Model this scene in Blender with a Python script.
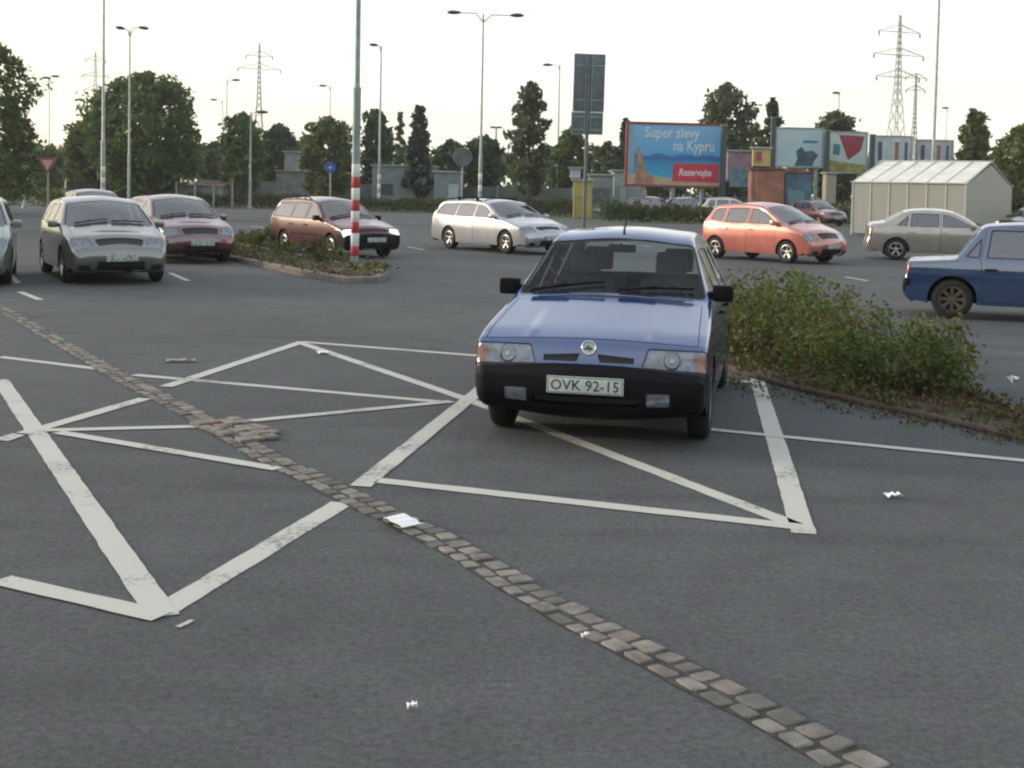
import bpy, bmesh, math, random
import numpy as np
from mathutils import Vector, Matrix, noise
from mathutils.geometry import delaunay_2d_cdt
random.seed(7)
scene = bpy.context.scene
for o in list(bpy.data.objects): bpy.data.objects.remove(o)
COL = scene.collection

# ------------------------------------------------------------------ camera
F_PX, CAM_H, PITCH, ROLL, CY = 1250.0, 1.7564, 0.0502, 0.0209, 252.0
cd = bpy.data.cameras.new('camera'); cam = bpy.data.objects.new('camera', cd); COL.objects.link(cam)
cd.sensor_fit = 'HORIZONTAL'; cd.sensor_width = 36.0; cd.lens = 36.0*F_PX/1024.0
cd.shift_y = -(384.0-CY)/1024.0
cd.clip_start = 0.1; cd.clip_end = 6000
cam.matrix_world = Matrix.Translation((0, 0, CAM_H)) @ Matrix.Rotation(math.pi/2-PITCH, 4, 'X') @ Matrix.Rotation(ROLL, 4, 'Z')
scene.camera = cam
scene.render.resolution_x = 1024; scene.render.resolution_y = 768

# ------------------------------------------------------------------ sky, sun, exposure
SUN_DIR = Vector((-0.93, 0.22, 0.0)).normalized()        # towards the sun, low on the left
SUN_EL = math.radians(11)
w = bpy.data.worlds.new('World'); scene.world = w; w.use_nodes = True
nt = w.node_tree; nt.nodes.clear()
sky = nt.nodes.new('ShaderNodeTexSky'); sky.sky_type = 'NISHITA'; sky.sun_disc = False
sky.sun_elevation = SUN_EL; sky.sun_rotation = math.atan2(SUN_DIR.x, SUN_DIR.y)
sky.dust_density = 3.0; sky.air_density = 1.0; sky.ozone_density = 1.0
veil = nt.nodes.new('ShaderNodeMix'); veil.data_type = 'RGBA'; veil.inputs[0].default_value = 0.62
veil.inputs[7].default_value = (6.6, 7.0, 7.0, 1)         # thin bright evening cloud mixed into the sky
bg = nt.nodes.new('ShaderNodeBackground'); bg.inputs[1].default_value = 0.10
wo = nt.nodes.new('ShaderNodeOutputWorld')
wtc = nt.nodes.new('ShaderNodeTexCoord'); wsx = nt.nodes.new('ShaderNodeSeparateXYZ'); wmr = nt.nodes.new('ShaderNodeMapRange')
wmr.inputs[1].default_value = .05; wmr.inputs[2].default_value = .8; wmr.inputs[3].default_value = 9.4; wmr.inputs[4].default_value = 6.0   # cloud thicker and brighter towards the horizon
wcl = nt.nodes.new('ShaderNodeVectorMath'); wcl.operation = 'SCALE'; wcl.inputs[0].default_value = (.98, 1.0, .97)
wcm = nt.nodes.new('ShaderNodeMix'); wcm.data_type = 'RGBA'; wcm.inputs[6].default_value = (1.0, .985, .82, 1); wcm.inputs[7].default_value = (.95, .99, 1.03, 1)
wm2 = nt.nodes.new('ShaderNodeMapRange'); wm2.inputs[1].default_value = .02; wm2.inputs[2].default_value = .30; nt.links.new(wsx.outputs[2], wm2.inputs[0])
wnm = nt.nodes.new('ShaderNodeMapping'); wnm.inputs['Scale'].default_value = (2.2, 2.2, 11); wnz = nt.nodes.new('ShaderNodeTexNoise'); wnz.inputs['Scale'].default_value = 1.4; wnz.inputs['Detail'].default_value = 5
nt.links.new(wtc.outputs['Generated'], wnm.inputs[0]); nt.links.new(wnm.outputs[0], wnz.inputs['Vector'])
wml = nt.nodes.new('ShaderNodeMapRange'); wml.inputs[1].default_value = .3; wml.inputs[2].default_value = .7; wml.inputs[3].default_value = .88; wml.inputs[4].default_value = 1.12; nt.links.new(wnz.outputs[0], wml.inputs[0])
wmm = nt.nodes.new('ShaderNodeMath'); wmm.operation = 'MULTIPLY'; nt.links.new(wml.outputs[0], wmm.inputs[1])
nt.links.new(wm2.outputs[0], wcm.inputs[0]); wgl = nt.nodes.new('ShaderNodeMix'); wgl.data_type = 'RGBA'; wgl.inputs[7].default_value = (1.02, .93, .66, 1)      # evening glow around the low sun
wgx = nt.nodes.new('ShaderNodeMapRange'); wgx.inputs[1].default_value = -.10; wgx.inputs[2].default_value = -.55; wgx.inputs[4].default_value = .9; nt.links.new(wsx.outputs[0], wgx.inputs[0])
wgz = nt.nodes.new('ShaderNodeMapRange'); wgz.inputs[1].default_value = .24; wgz.inputs[2].default_value = .03; nt.links.new(wsx.outputs[2], wgz.inputs[0])
wgm = nt.nodes.new('ShaderNodeMath'); wgm.operation = 'MULTIPLY'; nt.links.new(wgx.outputs[0], wgm.inputs[0]); nt.links.new(wgz.outputs[0], wgm.inputs[1])
nt.links.new(wgm.outputs[0], wgl.inputs[0]); nt.links.new(wcm.outputs[2], wgl.inputs[6]); nt.links.new(wgl.outputs[2], wcl.inputs[0])
nt.links.new(wtc.outputs['Generated'], wsx.inputs[0]); nt.links.new(wsx.outputs[2], wmr.inputs[0]); nt.links.new(wmr.outputs[0], wmm.inputs[0]); nt.links.new(wmm.outputs[0], wcl.inputs['Scale']); nt.links.new(wcl.outputs[0], veil.inputs[7])
nt.links.new(sky.outputs[0], veil.inputs[6]); nt.links.new(veil.outputs[2], bg.inputs[0]); nt.links.new(bg.outputs[0], wo.inputs[0])
sl = bpy.data.lights.new('sun', 'SUN'); sl.energy = 1.5; sl.angle = math.radians(7); sl.color = (1.0, 0.83, 0.62)
so = bpy.data.objects.new('sun', sl); COL.objects.link(so)
sd = Vector((SUN_DIR.x*math.cos(SUN_EL), SUN_DIR.y*math.cos(SUN_EL), math.sin(SUN_EL)))
so.rotation_euler = sd.to_track_quat('Z', 'Y').to_euler(); so.location = sd*50
scene.view_settings.view_transform = 'Standard'; scene.view_settings.look = 'None'
scene.view_settings.exposure = 1.0; scene.view_settings.gamma = 1.0
scene.view_settings.use_curve_mapping = False
scene.cycles.use_denoising = True
scene.cycles.filter_width = 2.2
scene.cycles.max_bounces = 8; scene.cycles.transparent_max_bounces = 16
scene.cycles.caustics_reflective = False; scene.cycles.caustics_refractive = False

# ------------------------------------------------------------------ helpers
def ray(u, v):
    cr, sr = math.cos(ROLL), math.sin(ROLL)
    a = (u-512)*cr+(v-CY)*sr; b = -(u-512)*sr+(v-CY)*cr
    dx, dy, dz = a/F_PX, 1.0, -b/F_PX
    return Vector((dx, dy*math.cos(PITCH)+dz*math.sin(PITCH), -dy*math.sin(PITCH)+dz*math.cos(PITCH)))
def G(u, v, z=0.0):
    d = ray(u, v); t = (z-CAM_H)/d.z; return Vector((d.x*t, d.y*t, z))
def at(u, v, Y):
    d = ray(u, v); t = Y/d.y; return Vector((d.x*t, Y, CAM_H+d.z*t))
def lerp(a, b, t): return a+(b-a)*t
def sstep(x):
    x = max(0.0, min(1.0, x)); return x*x*(3-2*x)

class MB:
    def __init__(s): s.v = []; s.f = []; s.m = []; s.smooth = []
    def add(s, vs, fs, m=0, smooth=False):
        n = len(s.v); s.v += [tuple(p) for p in vs]; s.f += [tuple(i+n for i in f) for f in fs]
        s.m += [m]*len(fs); s.smooth += [smooth]*len(fs); return s
    def box(s, lo, hi, m=0, mat=None, bev=0.0):
        lo = Vector(lo); hi = Vector(hi)
        if bev > 0:
            bm = bmesh.new(); bmesh.ops.create_cube(bm, size=1)
            for v in bm.verts: v.co = Vector([lerp(lo[k], hi[k], v.co[k]+.5) for k in range(3)])
            bmesh.ops.bevel(bm, geom=bm.edges[:], offset=bev, segments=2, affect='EDGES', profile=.7)
            vs = [v.co.copy() for v in bm.verts]; fs = [[v.index for v in f.verts] for f in bm.faces]
            bm.verts.index_update(); fs = [[v.index for v in f.verts] for f in bm.faces]; bm.free()
        else:
            vs = [Vector((x, y, z)) for z in (lo.z, hi.z) for y in (lo.y, hi.y) for x in (lo.x, hi.x)]
            fs = [(0,2,3,1),(4,5,7,6),(0,1,5,4),(2,6,7,3),(0,4,6,2),(1,3,7,5)]
        if mat is not None: vs = [mat @ v for v in vs]
        return s.add(vs, fs, m, bev > 0)
    def tube(s, pts, r, n=8, m=0, cap=True):
        pts = [Vector(p) for p in pts]; rs = r if isinstance(r, (list, tuple)) else [r]*len(pts)
        vs = []; fs = []; up = None
        for i, p in enumerate(pts):
            d = (pts[min(i+1, len(pts)-1)]-pts[max(i-1, 0)]).normalized()
            if up is None: up = d.orthogonal().normalized()
            up = (up-d*up.dot(d)).normalized(); sd_ = d.cross(up)
            for k in range(n):
                a = 2*math.pi*k/n; vs.append(p+(up*math.cos(a)+sd_*math.sin(a))*rs[i])
        for i in range(len(pts)-1):
            for k in range(n):
                fs.append((i*n+k, i*n+(k+1)%n, (i+1)*n+(k+1)%n, (i+1)*n+k))
        if cap: fs += [tuple(range(n))[::-1], tuple((len(pts)-1)*n+k for k in range(n))]
        return s.add(vs, fs, m, n > 5)
    def lathe(s, prof, n=24, axis='Z', m=0, mat=None, closed=False):
        vs = []; fs = []; L = len(prof)
        for k in range(n):
            a = 2*math.pi*k/n
            for (r, h) in prof:
                if axis == 'Z': p = Vector((r*math.cos(a), r*math.sin(a), h))
                else: p = Vector((r*math.cos(a), h, r*math.sin(a)))
                vs.append(mat @ p if mat is not None else p)
        for k in range(n):
            for i in range(L if closed else L-1):
                j = (i+1) % L
                fs.append((k*L+i, k*L+j, ((k+1)%n)*L+j, ((k+1)%n)*L+i))
        return s.add(vs, fs, m, True)
    def prism(s, poly, z0, z1, m=0):
        n = len(poly)
        vs = [Vector((p[0], p[1], z0)) for p in poly]+[Vector((p[0], p[1], z1)) for p in poly]
        fs = [tuple(range(n))[::-1], tuple(range(n, 2*n))]+[(i, (i+1)%n, n+(i+1)%n, n+i) for i in range(n)]
        return s.add(vs, fs, m)
    def build(s, name, mats, parent=None, loc=None, fix=True):
        me = bpy.data.meshes.new(name); me.from_pydata(s.v, [], s.f)
        for mt in (mats if isinstance(mats, (list, tuple)) else [mats]): me.materials.append(mt)
        me.polygons.foreach_set('material_index', s.m); me.polygons.foreach_set('use_smooth', s.smooth)
        if fix:
            bm = bmesh.new(); bm.from_mesh(me); bmesh.ops.recalc_face_normals(bm, faces=bm.faces[:]); bm.to_mesh(me); bm.free()
        me.update()
        if any(s.smooth) and fix:
            try: me.set_sharp_from_angle(angle=math.radians(40))
            except Exception: pass
        o = bpy.data.objects.new(name, me); COL.objects.link(o)
        if parent is not None: o.parent = parent
        if loc is not None: o.location = loc
        return o
def tag(o, label, cat, group=None, kind=None):
    if kind: o['kind'] = kind
    if label: o['label'] = label
    if cat: o['category'] = cat
    if group: o['group'] = group
    return o
def thing(name, label, cat, loc=(0, 0, 0), rz=0.0, group=None):
    o = bpy.data.objects.new(name, None); o.empty_display_size = .2; COL.objects.link(o)
    o.location = loc; o.rotation_euler = (0, 0, rz); return tag(o, label, cat, group)
def struct(o): o['kind'] = 'structure'; return o
def dup(o, label=None, loc=None, rz=None, scale=None, parent=None):
    c = o.copy(); COL.objects.link(c)
    if parent is not None: c.parent = parent
    if label: c['label'] = label
    if loc is not None: c.location = loc
    if rz is not None: c.rotation_euler = (0, 0, rz)
    if scale is not None: c.scale = scale
    for ch in [x for x in CH.get(o.name, [])]: dup(ch, parent=c)
    return c
CH = {}
def index_children():
    CH.clear()
    for o in bpy.data.objects:
        if o.parent: CH.setdefault(o.parent.name, []).append(o)

# ------------------------------------------------------------------ materials
def mat(name, col, rough=.6, metal=0.0, spec=.5, coat=0.0, var=0.0, vscale=4.0, bump=0.0, bscale=60.0, trans=0.0, emit=None, col2=None, detail=6):
    m = bpy.data.materials.new(name); m.use_nodes = True; n = m.node_tree; b = n.nodes['Principled BSDF']
    b.inputs['Base Color'].default_value = (*col, 1); b.inputs['Roughness'].default_value = rough
    b.inputs['Metallic'].default_value = metal; b.inputs['Specular IOR Level'].default_value = spec
    b.inputs['Coat Weight'].default_value = coat; b.inputs['Coat Roughness'].default_value = .06
    tc = n.nodes.new('ShaderNodeTexCoord')
    nz = n.nodes.new('ShaderNodeTexNoise'); nz.inputs['Scale'].default_value = vscale; nz.inputs['Detail'].default_value = detail
    n.links.new(tc.outputs['Object'], nz.inputs['Vector'])
    mx = n.nodes.new('ShaderNodeMix'); mx.data_type = 'RGBA'
    c2 = col2 if col2 is not None else tuple(c*(1-var) for c in col)
    c1 = col if col2 is not None else tuple(min(1, c*(1+var*.6)) for c in col)
    mx.inputs[6].default_value = (*c1, 1); mx.inputs[7].default_value = (*c2, 1)
    rp = n.nodes.new('ShaderNodeMapRange'); rp.inputs[1].default_value = .35; rp.inputs[2].default_value = .65
    n.links.new(nz.outputs[0], rp.inputs[0]); n.links.new(rp.outputs[0], mx.inputs[0]); n.links.new(mx.outputs[2], b.inputs['Base Color'])
    if bump:
        n2 = n.nodes.new('ShaderNodeTexNoise'); n2.inputs['Scale'].default_value = bscale; n2.inputs['Detail'].default_value = 4
        n.links.new(tc.outputs['Object'], n2.inputs['Vector'])
        bp = n.nodes.new('ShaderNodeBump'); bp.inputs['Strength'].default_value = bump; bp.inputs['Distance'].default_value = .01
        n.links.new(n2.outputs[0], bp.inputs['Height']); n.links.new(bp.outputs[0], b.inputs['Normal'])
    if emit:
        b.inputs['Emission Color'].default_value = (*emit[:3], 1); b.inputs['Emission Strength'].default_value = emit[3]
    return m
def glass_mat(name, tint=(.75, .8, .8), rough=.02, ior=1.45):
    m = bpy.data.materials.new(name); m.use_nodes = True; n = m.node_tree; n.nodes.clear()
    tr = n.nodes.new('ShaderNodeBsdfTransparent'); tr.inputs[0].default_value = (*tint, 1)
    gl = n.nodes.new('ShaderNodeBsdfGlossy'); gl.inputs['Roughness'].default_value = rough; gl.inputs[0].default_value = (.95, .97, 1, 1)
    fr = n.nodes.new('ShaderNodeFresnel'); fr.inputs[0].default_value = ior
    mx = n.nodes.new('ShaderNodeMixShader'); out = n.nodes.new('ShaderNodeOutputMaterial')
    n.links.new(fr.outputs[0], mx.inputs[0]); n.links.new(tr.outputs[0], mx.inputs[1]); n.links.new(gl.outputs[0], mx.inputs[2]); n.links.new(mx.outputs[0], out.inputs[0])
    return m
def leaf_mat(name, c1, c2, scale=.8, transl=.3):
    m = bpy.data.materials.new(name); m.use_nodes = True; n = m.node_tree; b = n.nodes['Principled BSDF']
    b.inputs['Roughness'].default_value = .65; b.inputs['Specular IOR Level'].default_value = .25
    geo = n.nodes.new('ShaderNodeNewGeometry')
    tc = n.nodes.new('ShaderNodeTexCoord'); nz = n.nodes.new('ShaderNodeTexNoise'); nz.inputs['Scale'].default_value = scale; nz.inputs['Detail'].default_value = 3
    n.links.new(tc.outputs['Object'], nz.inputs['Vector'])
    ad = n.nodes.new('ShaderNodeMath'); ad.operation = 'MULTIPLY_ADD'; ad.inputs[1].default_value = .5
    n.links.new(geo.outputs['Random Per Island'], ad.inputs[0]); 
    rp = n.nodes.new('ShaderNodeMapRange'); rp.inputs[1].default_value = .4; rp.inputs[2].default_value = .65; rp.inputs[4].default_value = .5
    n.links.new(nz.outputs[0], rp.inputs[0]); n.links.new(rp.outputs[0], ad.inputs[2])
    mx = n.nodes.new('ShaderNodeMix'); mx.data_type = 'RGBA'; mx.inputs[6].default_value = (*c1, 1); mx.inputs[7].default_value = (*c2, 1)
    n.links.new(ad.outputs[0], mx.inputs[0]); n.links.new(mx.outputs[2], b.inputs['Base Color'])
    t = n.nodes.new('ShaderNodeBsdfTranslucent'); n.links.new(mx.outputs[2], t.inputs[0])
    ms = n.nodes.new('ShaderNodeMixShader'); ms.inputs[0].default_value = transl
    out = n.nodes['Material Output']; n.links.new(b.outputs[0], ms.inputs[1]); n.links.new(t.outputs[0], ms.inputs[2]); n.links.new(ms.outputs[0], out.inputs[0])
    return m
def paint(name, col, metal=.35, rough=.32, dirt=.12):
    return mat(name, col, rough=rough, metal=metal, coat=.8, var=dirt, vscale=2.5)

def asphalt_mat():
    m = bpy.data.materials.new('asphalt'); m.use_nodes = True; n = m.node_tree; L = n.links.new; b = n.nodes['Principled BSDF']
    tc = n.nodes.new('ShaderNodeTexCoord')
    def nz(sc, det=5, rough=.6):
        x = n.nodes.new('ShaderNodeTexNoise'); x.inputs['Scale'].default_value = sc; x.inputs['Detail'].default_value = det; x.inputs['Roughness'].default_value = rough
        L(tc.outputs['Object'], x.inputs['Vector']); return x.outputs[0]
    def mr(i, a, bb, lo, hi):
        x = n.nodes.new('ShaderNodeMapRange'); x.inputs[1].default_value = a; x.inputs[2].default_value = bb; x.inputs[3].default_value = lo; x.inputs[4].default_value = hi
        L(i, x.inputs[0]); return x.outputs[0]
    def mul(a, c):
        x = n.nodes.new('ShaderNodeMath'); x.operation = 'MULTIPLY'; L(a, x.inputs[0]); L(c, x.inputs[1]); return x.outputs[0]
    big = mr(nz(.22, 4), .3, .7, .80, 1.22); med = mr(nz(2.2, 6), .3, .7, .88, 1.13); fine = mr(nz(30, 6, .9), .3, .7, .36, 1.72)
    grit = mr(nz(150, 2), .55, .8, 1.0, 2.0)
    vor = n.nodes.new('ShaderNodeTexVoronoi'); vor.feature = 'DISTANCE_TO_EDGE'; vor.inputs['Scale'].default_value = .33
    # wandering cracks
    nv = n.nodes.new('ShaderNodeTexNoise'); nv.inputs['Scale'].default_value = 1.3; nv.inputs['Detail'].default_value = 5; L(tc.outputs['Object'], nv.inputs['Vector'])
    va = n.nodes.new('ShaderNodeMix'); va.data_type = 'RGBA'; va.inputs[0].default_value = .28; L(tc.outputs['Object'], va.inputs[6]); L(nv.outputs[1], va.inputs[7]); L(va.outputs[2], vor.inputs['Vector'])
    crack = mr(vor.outputs[0], .0, .004, .88, 1.0)
    # oil drips under the bays, tyre scuffs along the driving lane, and a few dark repair patches
    st = mr(nz(1.1, 3, .4), .66, .74, 1.0, .72)
    mp = n.nodes.new('ShaderNodeMapping'); mp.inputs['Rotation'].default_value = (0, 0, .42); mp.inputs['Scale'].default_value = (.12, 2.2, 1); L(tc.outputs['Object'], mp.inputs[0])
    ts = n.nodes.new('ShaderNodeTexNoise'); ts.inputs['Scale'].default_value = 1.0; ts.inputs['Detail'].default_value = 3; L(mp.outputs[0], ts.inputs['Vector']); scuff = mr(ts.outputs[0], .56, .70, 1.0, .84)
    f = mul(mul(mul(mul(mul(mul(big, med), fine), grit), crack), st), scuff)
    hue = n.nodes.new('ShaderNodeMix'); hue.data_type = 'RGBA'; hue.inputs[6].default_value = (.073, .083, .079, 1); hue.inputs[7].default_value = (.076, .075, .086, 1)
    L(mr(nz(5, 4), .4, .6, 0, 1), hue.inputs[0])
    vm = n.nodes.new('ShaderNodeVectorMath'); vm.operation = 'SCALE'; L(hue.outputs[2], vm.inputs[0]); L(f, vm.inputs['Scale'])
    L(vm.outputs[0], b.inputs['Base Color']); b.inputs['Roughness'].default_value = .88; b.inputs['Specular IOR Level'].default_value = .3
    bp = n.nodes.new('ShaderNodeBump'); bp.inputs['Strength'].default_value = .5; bp.inputs['Distance'].default_value = .006; L(nz(90, 4, .8), bp.inputs['Height']); L(bp.outputs[0], b.inputs['Normal'])
    return m
def line_mat():
    m = bpy.data.materials.new('road_paint'); m.use_nodes = True; n = m.node_tree; L = n.links.new; b = n.nodes['Principled BSDF']
    tc = n.nodes.new('ShaderNodeTexCoord')
    a = n.nodes.new('ShaderNodeTexNoise'); a.inputs['Scale'].default_value = 26; a.inputs['Detail'].default_value = 6; a.inputs['Roughness'].default_value = .75; L(tc.outputs['Object'], a.inputs['Vector'])
    c = n.nodes.new('ShaderNodeTexNoise'); c.inputs['Scale'].default_value = 1.6; c.inputs['Detail'].default_value = 4; L(tc.outputs['Object'], c.inputs['Vector'])
    ad = n.nodes.new('ShaderNodeMath'); ad.operation = 'ADD'; L(a.outputs[0], ad.inputs[0]); L(c.outputs[0], ad.inputs[1])
    rp = n.nodes.new('ShaderNodeMapRange'); rp.inputs[1].default_value = 1.08; rp.inputs[2].default_value = 1.26; rp.inputs[4].default_value = .85; L(ad.outputs[0], rp.inputs[0])
    mx = n.nodes.new('ShaderNodeMix'); mx.data_type = 'RGBA'; mx.inputs[6].default_value = (.50, .50, .455, 1); mx.inputs[7].default_value = (.12, .125, .115, 1)
    L(rp.outputs[0], mx.inputs[0]); L(mx.outputs[2], b.inputs['Base Color']); b.inputs['Roughness'].default_value = .8
    return m
M = dict(
 asphalt=asphalt_mat(), line=line_mat(),
 grass=mat('grass', (.06, .085, .03), .9, var=.4, vscale=.5, bump=.5, bscale=20),
 soil=mat('soil', (.075, .05, .038), .95, var=.5, vscale=7, bump=.8, bscale=30),
 kerb=mat('kerb_stone', (.20, .17, .145), .85, var=.3, vscale=9, bump=.3),
 sett=mat('granite_sett', (.27, .25, .215), .8, col2=(.12, .115, .105), vscale=7, bump=.5, bscale=50),
 sett2=mat('granite_sett_dark', (.15, .145, .125), .85, col2=(.08, .08, .075), vscale=5, bump=.5, bscale=50),
 sett3=mat('granite_sett_pinkish', (.25, .205, .18), .85, col2=(.11, .10, .095), vscale=8, bump=.5, bscale=50),
 joint=mat('sett_joint', (.062, .058, .052), .95, var=.5, vscale=14, bump=.5),
 brick=mat('red_concrete', (.24, .14, .115), .9, col2=(.22, .21, .17), vscale=9, bump=.4),
 black=mat('black_plastic', (.007, .006, .009), .6, spec=.16, var=.2, vscale=6),
 seal=mat('window_seal', (.012, .012, .014), .55),
 rubber=mat('tyre_rubber', (.017, .017, .018), .85, var=.3, vscale=10),
 old_rim=mat('dusty_brown_rim', (.10, .085, .055), .7, var=.4, vscale=8),
 rim=mat('alloy_rim', (.42, .41, .40), .35, metal=.7, var=.2, vscale=8),
 steel=mat('steel_rim', (.22, .22, .22), .5, metal=.4, var=.3, vscale=8),
 cloth=mat('seat_cloth', (.05, .052, .06), .9, var=.3, vscale=14),
 dash=mat('dashboard', (.02, .02, .022), .7),
 lens=mat('headlamp_lens', (.20, .22, .26), .12, metal=.35, coat=1, var=.35, vscale=16),
 amber=mat('indicator_lens', (.28, .14, .11), .2, coat=1, var=.2, vscale=20),
 red=mat('rear_lamp_lens', (.35, .02, .02), .2, coat=1),
 chrome=mat('chrome', (.7, .7, .7), .12, metal=1.0),
 plate_far=mat('plate_worn', (.50, .54, .50), .5, col2=(.16, .19, .20), vscale=22, detail=1),
 plate=mat('plate_white', (.62, .66, .60), .5, var=.12, vscale=20),
 ink=mat('plate_ink', (.02, .03, .04), .6),
 glass=glass_mat('clear_glass', (.88, .95, .95), ior=1.32), dglass=glass_mat('tinted_glass', (.62, .70, .68), ior=2.7),
 galv=mat('galvanised_steel', (.34, .37, .37), .5, metal=.35, var=.2, vscale=3),
 galv2=mat('grey_green_pole', (.24, .31, .32), .5, metal=.2, var=.25, vscale=3),
 white=mat('white_paint', (.70, .72, .70), .6, var=.12, vscale=5),
 redp=mat('red_paint', (.42, .035, .04), .55, var=.2, vscale=6),
 lamp=mat('lamp_head', (.10, .04, .075), .5, var=.2),
 signback=mat('sign_back', (.13, .155, .165), .5, metal=.5, var=.25, vscale=2.5),
 bark=mat('bark', (.10, .075, .055), .95, var=.4, vscale=5, bump=.6, bscale=14),
 concrete=mat('concrete', (.28, .29, .28), .9, var=.25, vscale=1.3, bump=.2),
 paper=mat('paper', (.80, .80, .82), .7, var=.05),
)

# ------------------------------------------------------------------ ground and markings
def sheet(name, poly, z, m):
    mb = MB(); mb.add([(p[0], p[1], z) for p in poly], [tuple(range(len(poly)))]); o = mb.build(name, m)
    if o.data.polygons[0].normal.z < 0: o.data.flip_normals()
    return struct(o)
sheet('ground', [(-2500, -200), (2500, -200), (2500, 4000), (-2500, 4000)], -.012, M['grass'])
sheet('car_park', [(-70, -12), (60, -12), (60, 52), (36, 72), (4, 73), (-2, 86), (-70, 92)], 0.0, M['asphalt'])
def marking(name, a, b, wd, z=.004, m=None, seed=0):
    a = Vector((a[0], a[1], 0)); b = Vector((b[0], b[1], 0)); d = (b-a); n = max(2, int(d.length/.10)); dn = d.normalized(); s = Vector((-dn.y, dn.x, 0))
    vs = []; rng = random.Random(seed)
    for i in range(n+1):
        p = a+d*i/n; e1 = wd*.44+rng.uniform(-.004, .003); e2 = wd*.44+rng.uniform(-.004, .003)
        vs += [(*(p+s*e1).xy, z), (*(p-s*e2).xy, z)]
    fs = [(2*i, 2*i+1, 2*i+3, 2*i+2) for i in range(n)]
    mb = MB(); mb.add(vs, fs); o = mb.build(name, m or M['line'])
    if o.data.polygons[0].normal.z < 0: o.data.flip_normals()
    return struct(o)
LINES = [((302,342),(480,356),.13,0),((700,380),(757,382),.13,0),((756,377),(804,534),.15,1),((378,481),(812,529),.14,2),((300,343),(468,400),.13,1),((468,400),(802,528),.13,1),
 ((166,387),(303,342),.14,2),((20,435),(145,399),.14,2),((0,441),(22,434),.14,2),((0,357),(98,369),.12,0),((134,375),(452,403),.12,0),((700,429),(1040,463),.11,3),
 ((45,431),(200,427),.12,3),((224,424),(452,402),.12,3),((58,433),(278,470),.12,4),((0,380),(163,617),.15,1),((0,581),(162,618),.14,4),((160,613),(342,503),.15,0),((360,487),(488,384),.15,2)]
for i, (p, q, wd, zz) in enumerate(LINES):
    marking('parking_line', G(*p), G(*q), wd, .003+.0013*zz, seed=i)
for i, (p, q) in enumerate([((18,283),(2,268)),((170,273),(188,281)),((585,254),(608,257)),((408,247),(424,250)),((250,226),(272,229)),((190,236),(205,239)),((620,243),(650,247)),((845,277),(868,281)),((20,292),(40,300))]):
    marking('parking_line', G(*p), G(*q), .12, .004, seed=50+i)

# double row of granite setts running across the car park
STRIP = [G(*p) for p in ((-70,268),(0,308),(68,347),(123,379),(173,404),(228,434),(268,459),(312,478),(362,503),(429,534),(473,558),(541,601),(644,653),(734,698),(829,749),(930,806))]
def setts():
    P = STRIP; sm = P
    for _ in range(2):
        q = [sm[0]]
        for i in range(len(sm)-1): q += [sm[i].lerp(sm[i+1], .25), sm[i].lerp(sm[i+1], .75)]
        sm = q+[sm[-1]]
    cum = [0]
    for i in range(1, len(sm)): cum.append(cum[-1]+(sm[i]-sm[i-1]).length)
    L = cum[-1]
    def pos(x):
        i = max(1, min(len(sm)-1, next((k for k, c in enumerate(cum) if c >= x), len(sm)-1)))
        t = (x-cum[i-1])/max(1e-6, cum[i]-cum[i-1]); return sm[i-1].lerp(sm[i], t), (sm[i]-sm[i-1]).normalized()
    mb = MB(); vs = []; n = int(L/.25)
    for i in range(n+1):
        p, d = pos(L*i/n); sv = Vector((-d.y, d.x, 0))*(.100+.03*noise.noise(Vector((i*.7, 0, 0)))); vs += [(*(p+sv).xy, .0035), (*(p-sv).xy, .0035)]
    mb.add(vs, [(2*i, 2*i+1, 2*i+3, 2*i+2) for i in range(n)]); o = mb.build('drain_channel', M['joint'])
    if o.data.polygons[0].normal.z < 0: o.data.flip_normals()
    struct(o)
    mb = MB(); rng = random.Random(3)
    for row in (-1, 1):
        x = .1
        while x < L-.2:
            l = rng.uniform(.095, .15) if row == 1 else rng.uniform(.10, .16); wv = rng.uniform(.085, .11) if row == 1 else rng.uniform(.06, .085); gp = rng.uniform(.016, .028)
            p, dn = pos(x+l/2); s = Vector((-dn.y, dn.x, 0))
            c = p+s*((.045 if row == 1 else -.055)+rng.uniform(-.008, .008)); ht = rng.uniform(.005, .014)
            R = Matrix.Translation((c.x, c.y, 0)) @ Matrix.Rotation(math.atan2(dn.y, dn.x)+rng.uniform(-.09, .09), 4, 'Z') @ Matrix.Rotation(rng.uniform(-.06, .06), 4, 'X')
            ll = l/2-gp/2; ww = wv/2; vs = []
            for (sc, z) in ((1.0, -.02), (1.0, ht*.7), (.88, ht)):
                for (px, py) in ((-1,-.75),(-.8,-1),(.8,-1),(1,-.75),(1,.75),(.8,1),(-.8,1),(-1,.75)):
                    vs.append(R @ Vector((px*ll*sc*rng.uniform(.94, 1.03), py*ww*sc*rng.uniform(.94, 1.03), z)))
            fs = [(k, (k+1)%8, 8+(k+1)%8, 8+k) for k in range(8)]+[(8+k, 8+(k+1)%8, 16+(k+1)%8, 16+k) for k in range(8)]+[tuple(range(16, 24))]
            mb.add(vs, fs, rng.choice((0, 0, 1, 2)) , False); x += l
    struct(mb.build('granite_sett_strip', [M['sett'], M['sett2'], M['sett3']]))
setts()
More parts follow.
